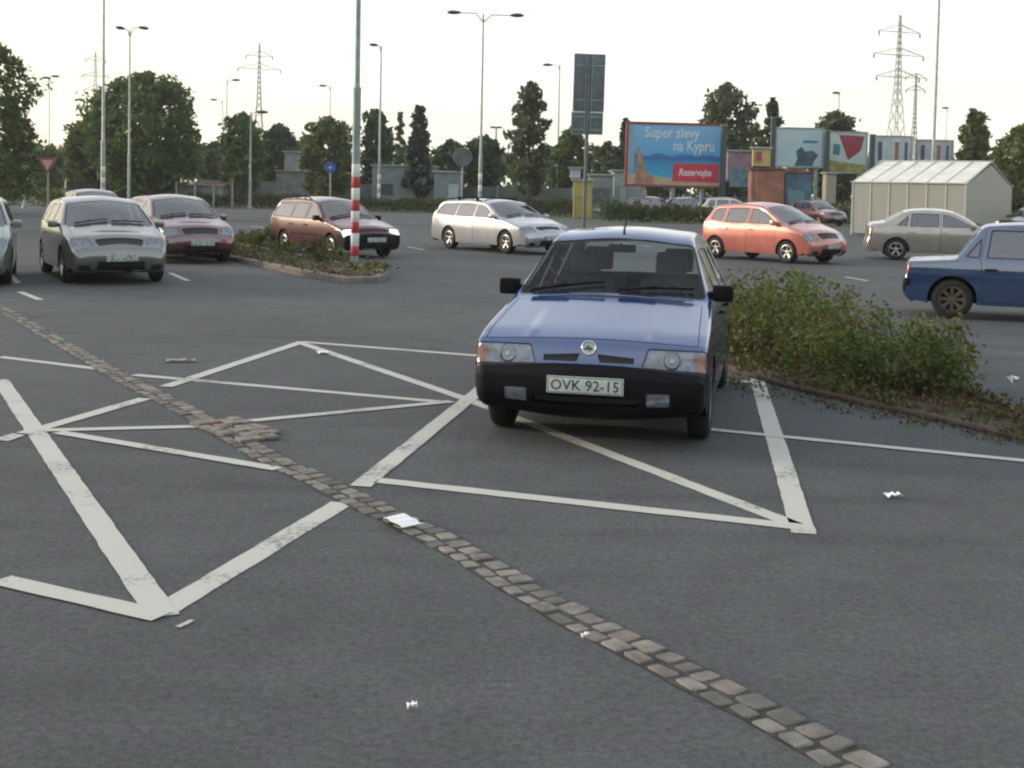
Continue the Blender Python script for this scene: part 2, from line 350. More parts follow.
# patched gully with broken red and pale bricks, at the crossing of strip and lines
def gully():
    c = G(238, 434); mb = MB(); rng = random.Random(5)
    a = G(173, 404); b = G(312, 478); dn = (b-a).normalized(); ang = math.atan2(dn.y, dn.x)
    for i in range(-3, 3):
        for j in range(-1, 3):
            if rng.random() < .12: continue
            R = Matrix.Translation((c.x, c.y, 0)) @ Matrix.Rotation(ang+.15, 4, 'Z') @ Matrix.Translation((i*.135+rng.uniform(-.02, .02), j*.10, .004)) @ Matrix.Rotation(rng.uniform(-.2, .2), 4, 'Z')
            mb.box((-.058, -.042, 0), (.058, .042, rng.uniform(.018, .032)), rng.choice((0, 1, 1)), R, .006)
    struct(mb.build('gully_patch', [M['brick'], M['sett']]))
gully()

def kerbed_island(name, poly, hk=.12, kw=.14, km=None):
    n = len(poly); P = [Vector((p[0], p[1], 0)) for p in poly]; c = sum(P, Vector())/n
    def inset(d):
        out = []
        for i in range(n):
            e1 = (P[i]-P[i-1]).normalized(); e2 = (P[(i+1)%n]-P[i]).normalized()
            n1 = Vector((-e1.y, e1.x, 0)); n2 = Vector((-e2.y, e2.x, 0)); b = (n1+n2).normalized()
            if b.dot(c-P[i]) < 0 and n1.dot(c-P[i]) < 0: b = -b
            out.append(P[i]+b*d/max(.5, abs(b.dot(n1))))
        return out
    I1 = inset(.02); I2 = inset(kw)
    vs = [(p.x, p.y, 0) for p in P]+[(p.x, p.y, hk-.02) for p in P]+[(p.x, p.y, hk) for p in I1]+[(p.x, p.y, hk) for p in I2]+[(p.x, p.y, hk-.06) for p in I2]
    fs = []
    for r in range(4):
        for i in range(n): fs.append((r*n+i, r*n+(i+1)%n, (r+1)*n+(i+1)%n, (r+1)*n+i))
    mb = MB(); mb.add(vs, fs); struct(mb.build(name+'_kerb', km or M['kerb']))
    bm = bmesh.new(); vv = [bm.verts.new((p.x, p.y, hk-.035)) for p in I2]; bm.faces.new(vv); bmesh.ops.triangulate(bm, faces=bm.faces[:])
    for _ in range(4): bmesh.ops.subdivide_edges(bm, edges=[e for e in bm.edges if e.calc_length() > .35], cuts=1)
    for v in bm.verts:
        if not v.is_boundary: v.co.z += .05*noise.noise(v.co*2.3)+.03
    me = bpy.data.meshes.new(name+'_soil'); bm.to_mesh(me); bm.free(); me.materials.append(M['soil'])
    o = bpy.data.objects.new(name+'_soil', me); COL.objects.link(o); struct(o)
def ccw(poly):
    A = sum(poly[i-1][0]*poly[i][1]-poly[i][0]*poly[i-1][1] for i in range(len(poly)))
    return poly if A > 0 else poly[::-1]
isl = [G(150,249), G(240,263), G(300,276), G(345,284), G(378,283), G(389,278), G(378,273), G(345,268), G(290,257), G(225,244), G(150,238)]
kerbed_island('island', ccw([(p.x, p.y) for p in isl]))
bed = [G(712,352), G(735,374), G(800,392), G(900,414), G(1024,442), G(1130,466), G(1130,440), G(1020,412), G(960,392), G(880,360), G(800,330), G(742,304), G(722,304)]
kerbed_island('bed', ccw([(p.x, p.y) for p in bed]), hk=.045, kw=.07, km=mat('mossy_kerb', (.10, .065, .048), .9, col2=(.06, .045, .035), vscale=6, bump=.4))
# ------------------------------------------------------------------ vehicles
def pip(x, y, poly):
    c = False; n = len(poly); j = n-1
    for i in range(n):
        xi, yi = poly[i]; xj, yj = poly[j]
        if (yi > y) != (yj > y) and x < (xj-xi)*(y-yi)/(yj-yi)+xi: c = not c
        j = i
    return c
def inset_poly(poly, d):
    poly = ccw(list(poly)); n = len(poly); out = []
    for i in range(n):
        p = Vector(poly[i]); e1 = (p-Vector(poly[i-1])).normalized(); e2 = (Vector(poly[(i+1)%n])-p).normalized()
        n1 = Vector((-e1.y, e1.x)); n2 = Vector((-e2.y, e2.x)); b = n1+n2
        b = b.normalized() if b.length > 1e-6 else n1
        q = p+b*d/max(.45, b.dot(n1)); out.append((q.x, q.y))
    return out
def densify(poly, h, closed=True):
    out = []; n = len(poly)
    for i in range(n if closed else n-1):
        a = poly[i]; b = poly[(i+1)%n]; L = math.hypot(b[0]-a[0], b[1]-a[1]); k = max(1, int(math.ceil(L/h)))
        for j in range(k): out.append((lerp(a[0], b[0], j/k), lerp(a[1], b[1], j/k)))
    if not closed: out.append(poly[-1])
    return out
def round_poly(poly, r, k=3):
    n = len(poly); out = []
    for i in range(n):
        p = Vector(poly[i]); a = Vector(poly[i-1]); b = Vector(poly[(i+1)%n])
        d = min(r, (a-p).length*.45, (b-p).length*.45)
        s = p+(a-p).normalized()*d; e = p+(b-p).normalized()*d
        for j in range(k+1):
            t = j/k; q = s*(1-t)**2+p*2*t*(1-t)+e*t*t; out.append((q.x, q.y))
    return out
def patch(outer, regions, Ffun, h, grid_pts):
    """cut a parametric surface into named regions; returns {key: (verts, tris, normals)}"""
    verts = []; edges = []; idx = {}
    def vid(p):
        k = (round(p[0]*2000), round(p[1]*2000))
        if k not in idx: idx[k] = len(verts); verts.append(Vector(p))
        return idx[k]
    def loop(poly):
        d = densify(poly, h); ids = [vid(p) for p in d]
        for i in range(len(ids)):
            if ids[i] != ids[(i+1)%len(ids)]: edges.append((ids[i], ids[(i+1)%len(ids)]))
    loop(outer)
    for r in regions: loop(r['poly'])
    for p in grid_pts:
        if pip(p[0], p[1], outer): vid(p)
    V, E, Fc, _, _, _ = delaunay_2d_cdt(verts, edges, [], 0, 1e-5, False)
    out = {}; cache = {}
    def P(x, y, off):
        k = (round(x, 5), round(y, 5), off)
        if k not in cache:
            e = .004; p = Ffun(x, y); px = Ffun(x+e, y)-Ffun(x-e, y); py = Ffun(x, y+e)-Ffun(x, y-e)
            nn = px.cross(py)
            nn = nn.normalized() if nn.length > 1e-9 else Vector((0, 0, 1))
            cache[k] = (p, nn)
        return cache[k]
    for f in Fc:
        cx = sum(V[i].x for i in f)/3; cy = sum(V[i].y for i in f)/3
        if not pip(cx, cy, outer): continue
        key = 'body'; off = 0
        for r in regions:
            if pip(cx, cy, r['poly']): key = r['key']; off = r.get('off', 0)
        if key is None: continue
        g = out.setdefault(key, dict(v=[], f=[], n=[], ix={}))
        ids = []
        for i in f:
            if i not in g['ix']:
                p, nn = P(V[i].x, V[i].y, off); g['ix'][i] = len(g['v']); g['v'].append((p, nn, off)); 
            ids.append(g['ix'][i])
        g['f'].append(ids)
    return out

class Car:
    def __init__(s, sp):
        s.sp = sp; s.L = sp['L']; s.w = sp['w']
        pr = sp['prof']; R = sp.get('round', {})
        pts = [(pr[0][0], pr[0][1], 0.0)]
        for i in range(1, len(pr)-1):
            p = Vector(pr[i][:2]); a = Vector(pr[i-1][:2]); b = Vector(pr[i+1][:2]); rd = R.get(i, .06)
            da = min(rd, (a-p).length*.48); db = min(rd, (b-p).length*.48)
            sa = p+(a-p).normalized()*da; sb = p+(b-p).normalized()*db; ta = i-da/(a-p).length; tb = i+db/(b-p).length
            for j in range(5):
                t = j/4; q = sa*(1-t)**2+p*2*t*(1-t)+sb*t*t; pts.append((q.x, q.y, ta*(1-t)**2+i*2*t*(1-t)+tb*t*t))
        pts.append((pr[-1][0], pr[-1][1], float(len(pr)-1)))
        # resample long spans
        d = []
        for i in range(len(pts)-1):
            a = pts[i]; b = pts[i+1]; k = max(1, int(math.hypot(b[0]-a[0], b[1]-a[1])/sp.get('res', .12)))
            for j in range(k): d.append(tuple(lerp(a[c], b[c], j/k) for c in range(3)))
        d.append(pts[-1]); s.pts = d
        s.U = [0.0]
        for i in range(1, len(d)): s.U.append(s.U[-1]+math.hypot(d[i][0]-d[i-1][0], d[i][1]-d[i-1][1]))
        s.nr = []
        for i in range(len(d)):
            a = d[max(0, i-1)]; b = d[min(len(d)-1, i+1)]; t = Vector((b[0]-a[0], b[1]-a[1])).normalized()
            s.nr.append(Vector((-t.y, t.x)))           # outward (travelling from front low, over the top, to rear low)
        def radius(t):
            r = sp.get('rad', [(0, .07)]); 
            for k in range(len(r)-1):
                if r[k][0] <= t <= r[k+1][0]: return lerp(r[k][1], r[k+1][1], (t-r[k][0])/(r[k+1][0]-r[k][0]))
            return r[-1][1]
        def crown(t):
            r = sp.get('crown', [(0, .03)])
            for k in range(len(r)-1):
                if r[k][0] <= t <= r[k+1][0]: return lerp(r[k][1], r[k+1][1], (t-r[k][0])/(r[k+1][0]-r[k][0]))
            return r[-1][1]
        s.rad = [radius(p[2]) for p in d]; s.crn = [crown(p[2]) for p in d]
        s.I = [Vector((d[i][0], d[i][1]))-s.nr[i]*s.rad[i] for i in range(len(d))]
    def W(s, x, z):
        sp = s.sp; L = s.L; w = s.w
        fr = max(0, (sp.get('pf', .5)-x)/sp.get('pf', .5)); rr = max(0, (x-(L-sp.get('pr', .6)))/sp.get('pr', .6))
        pl = 1-sp.get('tf', .05)*fr*fr-sp.get('tr', .06)*rr*rr
        zs = sp.get('zs', .62); zb = sp['belt']
        y = w
        if z < zs: y -= .055*((zs-z)/zs)**2
        if z > zs: y -= sp.get('shl', .03)*min(1, (z-zs)/(zb-zs))**2
        if z > zb: y -= sp.get('tum', .42)*(z-zb)
        return y*pl
    def t2u(s, t):
        P = s.pts
        for i in range(1, len(P)):
            if P[i][2] >= t:
                a = P[i-1][2]; b = P[i][2]; f = 0 if b-a < 1e-9 else (t-a)/(b-a); return lerp(s.U[i-1], s.U[i], f)
        return s.U[-1]
    def ev(s, u):
        U = s.U; u = max(0, min(U[-1]-1e-6, u)); lo, hi = 0, len(U)-1
        while hi-lo > 1:
            m = (lo+hi)//2
            if U[m] <= u: lo = m
            else: hi = m
        f = (u-U[lo])/max(1e-9, U[hi]-U[lo]); return lo, f
    def A(s, u):
        i, f = s.ev(u); I = s.I[i].lerp(s.I[i+1], f); r = lerp(s.rad[i], s.rad[i+1], f); return s.W(I.x, I.y)-r+r*math.pi/2
    def top(s, a, u):
        i, f = s.ev(u); I = s.I[i].lerp(s.I[i+1], f); n = s.nr[i].lerp(s.nr[i+1], f).normalized()
        r = lerp(s.rad[i], s.rad[i+1], f); c = lerp(s.crn[i], s.crn[i+1], f); fl = s.W(I.x, I.y)-r
        aa = abs(a)
        if aa <= fl:
            q = aa/max(fl, .01); off = r+c*(1-q*q)**1.5; y = aa
            rib = s.sp.get('rib')
            if rib and rib[1] < lerp(s.pts[i][2], s.pts[i+1][2], f) < rib[2]: off += rib[3]*math.exp(-((aa-rib[0])/.022)**2)
        else:
            ph = min(math.pi/2, (aa-fl)/r); off = r*math.cos(ph); y = fl+r*math.sin(ph)
        y = math.copysign(y, a) if a else 0.0
        return Vector((s.X(I.x+n.x*off), y, I.y+n.y*off))
    def X(s, x): return s.L/2-x
    def side(s, x, z, sg): return Vector((s.X(x), sg*s.W(x, z), z))
    def arch(s, cx, r, k=14, zc=None):
        zc = s.sp['wr'] if zc is None else zc; sill = s.sp['sill']
        a0 = math.asin(max(-1, min(1, (sill-zc)/r))); pts = []
        for i in range(k+1):
            a = math.pi-a0+(a0*2-math.pi)*i/k; pts.append((cx+r*math.cos(a), zc+r*math.sin(a)))
        return pts        # front (low x) to rear? ordered from x-r to x+r
def dark_box(mb, *a, **k): mb.box(*a, **k)

def build_car(sp):
    c = Car(sp); L = c.L; h = sp.get('res', .12)
    root = thing(sp['name'], sp['label'], sp['cat'], sp['loc'], sp['yaw'], sp.get('group'))
    MT = dict(sp['mats']); parts = {}
    def emit(groups, sg=0, flip=False):
        for key, g in groups.items():
            key2 = key if isinstance(key, tuple) else (key, 'paint', None)
            pname, mname, ptag = key2[:3]
            k = (pname, ptag, sg if ptag and 'S' in ptag else 0)
            e = parts.setdefault(k, dict(mb=([], [], [], []), mats=[], par=key2[3] if len(key2) > 3 else None, sg=sg))
            V, Fs, N, MI = e['mb']
            if mname not in e['mats']: e['mats'].append(mname)
            mi = e['mats'].index(mname); n0 = len(V)
            for (p, nn, off) in g['v']:
                q = -nn if flip else nn
                V.append(p+q*off); N.append(q)
            for f in g['f']:
                ff = f[::-1] if flip else f; Fs.append([i+n0 for i in ff]); MI.append(mi)
    # ---- lengthwise skin (bumper, bonnet, screens, roof, tail)
    tU = c.t2u
    us = [u for u in c.U]; dn = [us[0]]
    for u in us[1:]:
        if u-dn[-1] > h*.35: dn.append(u)
    outer = [(c.A(u), u) for u in dn]+[(c.A(us[-1]), us[-1])]; 
    outer = outer+[(-a, u) for (a, u) in outer[::-1]]
    grid = []
    for u in dn[1:]:
        A = c.A(u); i, f = c.ev(u); fl = A-lerp(c.rad[i], c.rad[i+1], f)*math.pi/2
        k = max(3, int(fl/h)); al = [fl*j/k for j in range(k+1)]+[lerp(fl, A, q) for q in (.25, .5, .75)]
        for a in al: grid += [(a, u), (-a, u)]
    regs = []
    for r in sp['top']:
        # each: poly of (a,t); mirror flag
        P = [(a, tU(t)) for (a, t) in densify([tuple(q) for q in r['poly']], .6)] if r.get('dense') else [(a, tU(t)) for (a, t) in r['poly']]
        polys = [P]
        if r.get('mirror'): polys.append([(-a, u) for a, u in P])
        for pi_, Q in enumerate(polys):
            Q = [(max(-c.A(u)+.0005, min(c.A(u)-.0005, a)), u) for a, u in Q]
            if r.get('rnd'): Q = round_poly(Q, r['rnd'])
            key = r['key'] if not r.get('mirror') else (r['key'][0], r['key'][1], 'top%d' % pi_)+tuple(r['key'][3:])
            if r.get('gap'):
                regs.append(dict(poly=Q, key=('body', 'seal', None), off=-.006)); Q = inset_poly(Q, r['gap'])
            regs.append(dict(poly=Q, key=key, off=r.get('off', 0)))
    g = patch(outer, regs, lambda a, u: c.top(a, u), h*.6, grid)
    # orientation: want outward normals
    p0 = c.top(0, tU(sp['roof_t'])); e = .01
    nn = (c.top(e, tU(sp['roof_t']))-c.top(-e, tU(sp['roof_t']))).cross(c.top(0, tU(sp['roof_t'])+e)-c.top(0, tU(sp['roof_t'])-e))
    emit(g, 0, nn.z < 0)
    # ---- sides
    fx, rx = sp['fax'], sp['rax']; ar = sp.get('ar', sp['wr']+.06); sill = sp['sill']
    low = [(q.x, q.y) for q in c.I]
    bottom = [low[-1]]+[(rx+ar+.06, sill+.02)]+c.arch(rx, ar)[::-1]+c.arch(fx, ar)[::-1]+[(fx-ar-.04, sill+.02)]
    sout = low+bottom[1:]
    sreg = []
    for r in sp['sides']:
        Q = list(r['poly'])
        if r.get('rnd'): Q = round_poly(Q, r['rnd'])
        if r.get('gap'):
            sreg.append(dict(poly=Q, key=r.get('gapkey', ('body', 'seal', None)), off=-.005)); Q = inset_poly(Q, r['gap'])
        sreg.append(dict(poly=Q, key=r['key'], off=r.get('off', 0)))
    gp = [(x*h*1.0, z*h*.8) for x in range(int(L/h)+1) for z in range(int(1.6/h/.8))]
    zmax = max(q[1] for q in sout)
    for sg in (1, -1):
        g = patch(sout, sreg, lambda x, z: c.side(x, z, sg), h, gp)
        nn = (c.side(1.01, .5, sg)-c.side(.99, .5, sg)).cross(c.side(1, .51, sg)-c.side(1, .49, sg))
        emit(g, sg, nn.y*sg < 0)
    objs = {}
    order = sorted(parts, key=lambda k: 0 if parts[k]['par'] is None else 1)
    for k in order:
        e = parts[k]; V, Fs, N, MI = e['mb']
        me = bpy.data.meshes.new(k[0]); me.from_pydata([tuple(v) for v in V], [], Fs)
        for mname in e['mats']: me.materials.append(MT.get(mname) or M[mname])
        me.polygons.foreach_set('material_index', MI); me.polygons.foreach_set('use_smooth', [True]*len(Fs)); me.update()
        me.normals_split_custom_set_from_vertices([tuple(n) for n in N])
        o = bpy.data.objects.new(k[0], me); COL.objects.link(o)
        par = root
        if e['par']:
            cand = [kk for kk in objs if kk[1] == e['par'] and kk[2] == k[2]]
            if cand: par = objs[cand[0]]
        o.parent = par; objs[k] = o
    # ---- underbody, wheel wells, interior
    mb = MB(); wi = c.w-.05
    mb.box((c.X(rx-ar-.02), -wi, sill+.015), (c.X(fx+ar+.02), wi, sill+.09), 0)
    mb.box((c.X(L-.12), -wi+.3, sill+.02), (c.X(.12), wi-.3, sill+.10), 0)
    for ax in (fx, rx):
        for sg in (1, -1):
            P = c.arch(ax, ar-.002); yo = lambda x, z: sg*(c.W(x, z)-.002); n = len(P)
            vs = [(c.X(x), yo(x, z), z) for x, z in P]+[(c.X(x), sg*(c.w-.34), z) for x, z in P]
            mb.add(vs, [(i, i+1, n+i+1, n+i) for i in range(n-1)]+[tuple(range(n, 2*n))])
    mb.build('underbody', M['black'], root)
    cab = sp['cab']       # front x of dash, rear x of cabin
    mb = MB(); wc = c.w-.11
    mb.box((c.X(cab[1]), -wc, sill+.10), (c.X(cab[0]-.1), wc, sill+.16))
    mb.box((c.X(cab[0]+.02), -wc, sill+.12), (c.X(cab[0]-.03), wc, sp['belt']-.06))
    mb.box((c.X(cab[1]+.04), -wc, sill+.12), (c.X(cab[1]), wc, sp['belt']-.03))
    for sg in (1, -1): mb.box((c.X(cab[1]), sg*wc-.015, sill+.12), (c.X(cab[0]), sg*wc+.015, sp['belt']-.05))
    mb.build('cabin_lining', M['dash'], root)
    mb = MB(); mb.box((c.X(cab[0]+.42), -wc+.02, .62), (c.X(cab[0]+.0), wc-.02, sp['belt']-.03), bev=.05)
    mb.build('dashboard', M['dash'], root)
    sw = MB(); Rm = Matrix.Translation((c.X(cab[0]+.62), .36, .86)) @ Matrix.Rotation(math.radians(65), 4, 'Y')
    sw.lathe([(.18+.014*math.cos(q*math.pi/3), .014*math.sin(q*math.pi/3)) for q in range(6)], 20, mat=Rm, closed=True)
    sw.box((-.012, -.17, -.01), (.012, .17, .01), mat=Rm); sw.box((-.17, -.02, -.01), (.17, .02, .01), mat=Rm)
    sw.build('steering_wheel', M['dash'], root)
    hz = sp['h']
    for (sx, ys) in ((cab[0]+.95, (.36, -.36)), (sp.get('rseat', cab[0]+1.75), (.36, -.36))):
        for y in ys:
            mb = MB(); yy = y*(c.w/.81); mb.box((c.X(sx+.1), yy-.25, .34), (c.X(sx-.42), yy+.25, .50), bev=.05)
            Rb = Matrix.Translation((c.X(sx), yy, .46)) @ Matrix.Rotation(math.radians(-16), 4, 'Y')
            mb.box((-.07, -.25, 0), (.07, .25, hz-.46-.36), mat=Rb, bev=.06); mb.box((-.05, -.13, hz-.46-.34), (.05, .13, hz-.46-.13), mat=Rb, bev=.045)
            mb.build('seat', M['cloth'], root)
    # ---- wheels
    wr = sp['wr']; wm = sp.get('rimmat', 'rim'); tw = sp.get('tw', .18)
    tyre_me = rim_me = None
    for ax in (fx, rx):
        for sg in (1, -1):
            cy_ = sg*(c.w-sp.get('wi', .02)-tw/2); 
            if tyre_me is None:
                hw = tw/2; rr = wr*.64; mb = MB()
                mb.lathe([(rr, -hw*.8), (rr+.02, -hw), (wr-.04, -hw), (wr-.012, -hw*.85), (wr, -hw*.6), (wr, hw*.6), (wr-.012, hw*.85), (wr-.04, hw), (rr+.02, hw), (rr, hw*.8)], 36, 'Y', closed=True)
                t = mb.build('wheel', M['rubber'], root); tyre_me = t.data
                mb = MB(); ns = sp.get('spokes', 5)
                mb.lathe([(rr+.004, hw*.85), (rr-.012, hw*.9), (rr-.022, hw*.6), (rr-.03, -hw*.7)], 32, 'Y')
                mb.lathe([(0, hw*.62), (.035, hw*.62), (.055, hw*.5), (.06, hw*.2)], 16, 'Y')
                for q in range(ns):
                    R = Matrix.Rotation(2*math.pi*q/ns, 4, 'Y'); a = rr-.015; b_ = .045; w2 = sp.get('spw', .03)
                    vs = [R @ Vector(p) for p in ((-.02, hw*.55, b_), (.02, hw*.55, b_), (w2, hw*.72, a), (-w2, hw*.72, a), (-.02, hw*.3, b_), (.02, hw*.3, b_), (w2, hw*.45, a), (-w2, hw*.45, a))]
                    mb.add(vs, [(0,1,2,3), (4,7,6,5), (0,4,5,1), (1,5,6,2), (2,6,7,3), (3,7,4,0)])
                mb.lathe([(0, -hw*.1), (rr-.03, -hw*.1)], 24, 'Y', m=1)
                r_ = mb.build('rim', [M[wm], M['black']], t); rim_me = r_.data
            else:
                t = bpy.data.objects.new('wheel', tyre_me); COL.objects.link(t); t.parent = root
                r_ = bpy.data.objects.new('rim', rim_me); COL.objects.link(r_); r_.parent = t
            t.location = (c.X(ax), cy_, wr); st = sp.get('steer', 0) if ax == fx else 0
            t.rotation_euler = (0, 0, st if sg > 0 else math.pi+st)
    # ---- mirrors
    mx, mz = sp['mirror']
    for sg in (1, -1):
        y0 = c.W(mx, mz); mb = MB()
        mb.box((c.X(mx)-.05, sg*(y0-.02) if sg > 0 else -(y0+.05), mz-.03), (c.X(mx)+.03, (y0+.05) if sg > 0 else -(y0-.02), mz+.03), bev=.01)
        lo = y0+.02; hi = y0+.18; ys = (lo, hi) if sg > 0 else (-hi, -lo)
        mb.box((c.X(mx)-.05, ys[0], mz-.045), (c.X(mx)+.07, ys[1], mz+.085), m=1, bev=.035)
        o = mb.build('wing_mirror', [M['black'], MT.get('mirror') or M['black']], root)
        g_ = MB(); g_.box((c.X(mx)-.054, ys[0]+.02, mz-.015), (c.X(mx)-.050, ys[1]-.02, mz+.065)); g_.build('mirror_glass', M['chrome'], o)
    # ---- door handles
    for hx, hzv in sp.get('handles', []):
        for sg in (1, -1):
            y0 = c.W(hx, hzv); mb = MB(); ys = (y0-.004, y0+.028) if sg > 0 else (-y0-.028, -y0+.004)
            mb.box((c.X(hx)-.085, ys[0], hzv-.014), (c.X(hx)+.085, ys[1], hzv+.014), bev=.008)
            dk = [kk for kk in objs if kk[0] == 'door' and kk[2] == sg]
            par = min(dk, key=lambda kk: abs(np.mean([v.co.x for v in objs[kk].data.vertices])-c.X(hx))) if dk else None
            mb.build('door_handle', MT.get('handle') or M['black'], objs[par] if par else root)
    # ---- plates
    for (t, txt, dz) in sp.get('plates', []):
        u = tU(t); p = c.top(0, u); e = .02; tx = (c.top(0, u+e)-c.top(0, u-e)).normalized(); nrm = Vector((0, 1, 0)).cross(tx).normalized()
        if nrm.x*(p.x) < 0: nrm = -nrm
        tz = Vector((0, 0, 1)); nrm = Vector((math.copysign(1, p.x), 0, .05)).normalized(); ty = tz.cross(nrm).normalized(); tz = nrm.cross(ty)
        R = Matrix((ty, tz, nrm)).transposed().to_4x4(); R.translation = p+nrm*.022+Vector((0, 0, dz))
        mb = MB(); mb.box((-.26, -.057, -.012), (.26, .057, .0), mat=R, bev=.004); o = mb.build('number_plate', M['plate'] if txt else M['plate_far'], root)
        mb = MB()
        for (x0, x1, y0, y1) in ((-.252, .252, .047, .051), (-.252, .252, -.051, -.047), (-.252, -.248, -.05, .05), (.248, .252, -.05, .05)): mb.box((x0, y0, 0), (x1, y1, .0015), mat=R)
        if txt:
            to = text_obj(txt, .1, M['ink'], 'plate_characters', o, depth=.001, width=.46); to.matrix_local = R @ Matrix.Translation((0, -.034, .003))
            mb.build('plate_border', M['ink'], o)
    # ---- wipers
    if 'wipers' in sp:
        for (y0, y1) in sp['wipers']:
            t0, t1 = sp['wt']; mb = MB()
            pa = [c.top(lerp(y0, y1, k/6), tU(lerp(t0, t1, k/6)))+Vector((.022, 0, .014)) for k in range(7)]; mb.tube(pa, .011, 5)
            mb.tube([pa[0]+Vector((.05, 0, -.01)), pa[3]+Vector((.01, 0, .012))], .009, 5); mb.build('wiper', M['black'], root)
    # ---- roof rails
    if 'rails' in sp:
        x0, x1 = sp['rails']
        for sg in (1, -1):
            mb = MB(); pts = []
            for k in range(9):
                x = lerp(x0, x1, k/8); u = min(c.U, key=lambda uu: abs(c.ev(uu) and (c.I[c.ev(uu)[0]].x-x)) if c.I[c.ev(uu)[0]].y > 1.1 else 99)
                p = c.top(sg*(c.A(u)-.10), u); p.x = c.X(x); pts.append(p+Vector((0, 0, .05 if 0 < k < 8 else .0)))
            mb.tube(pts, .016, 6)
            for k in (2, 4, 6): mb.tube([pts[k], pts[k]-Vector((0, 0, .06))], .016, 6)
            mb.build('roof_rail', M['black'], root)
        for x in sp.get('bars', []):
            z = max(q.y for q in c.I)+.145; mb = MB(); mb.box((c.X(x)-.03, -c.w+.17, z-.02), (c.X(x)+.03, c.w-.17, z+.012), bev=.008)
            for sg in (1, -1): mb.box((c.X(x)-.04, sg*(c.w-.24)-.03, z-.09), (c.X(x)+.04, sg*(c.w-.24)+.03, z-.015), bev=.01)
            mb.build('roof_bar', M['black'], root)
    return root, c, objs

def text_obj(txt, size, m, name, parent, depth=.004, width=None, bold=.0, shear=0.0):
    cu = bpy.data.curves.new(name, 'FONT'); cu.body = txt; cu.size = size; cu.extrude = depth; cu.align_x = 'CENTER'; cu.offset = bold; cu.resolution_u = 2; cu.shear = shear
    ob = bpy.data.objects.new(name, cu); COL.objects.link(ob)
    dg = bpy.context.evaluated_depsgraph_get(); me = bpy.data.meshes.new_from_object(ob.evaluated_get(dg)); bpy.data.objects.remove(ob)
    me.name = name; me.materials.clear(); me.materials.append(m)
    if width:
        xs = [v.co.x for v in me.vertices]; k = width/(max(xs)-min(xs))
        for v in me.vertices: v.co.x *= k
    o = bpy.data.objects.new(name, me); COL.objects.link(o); o.parent = parent; return o

def axle_loc(x, y, yaw, L, fax):
    d = L/2-fax; return (x-d*math.cos(yaw), y-d*math.sin(yaw), 0)

# shared region templates -------------------------------------------------
def T(poly, key, **k): return dict(poly=poly, key=key, **k)
WIN = lambda tagname, par=None, g='glass': ('side_window', g, 'S'+tagname, par)

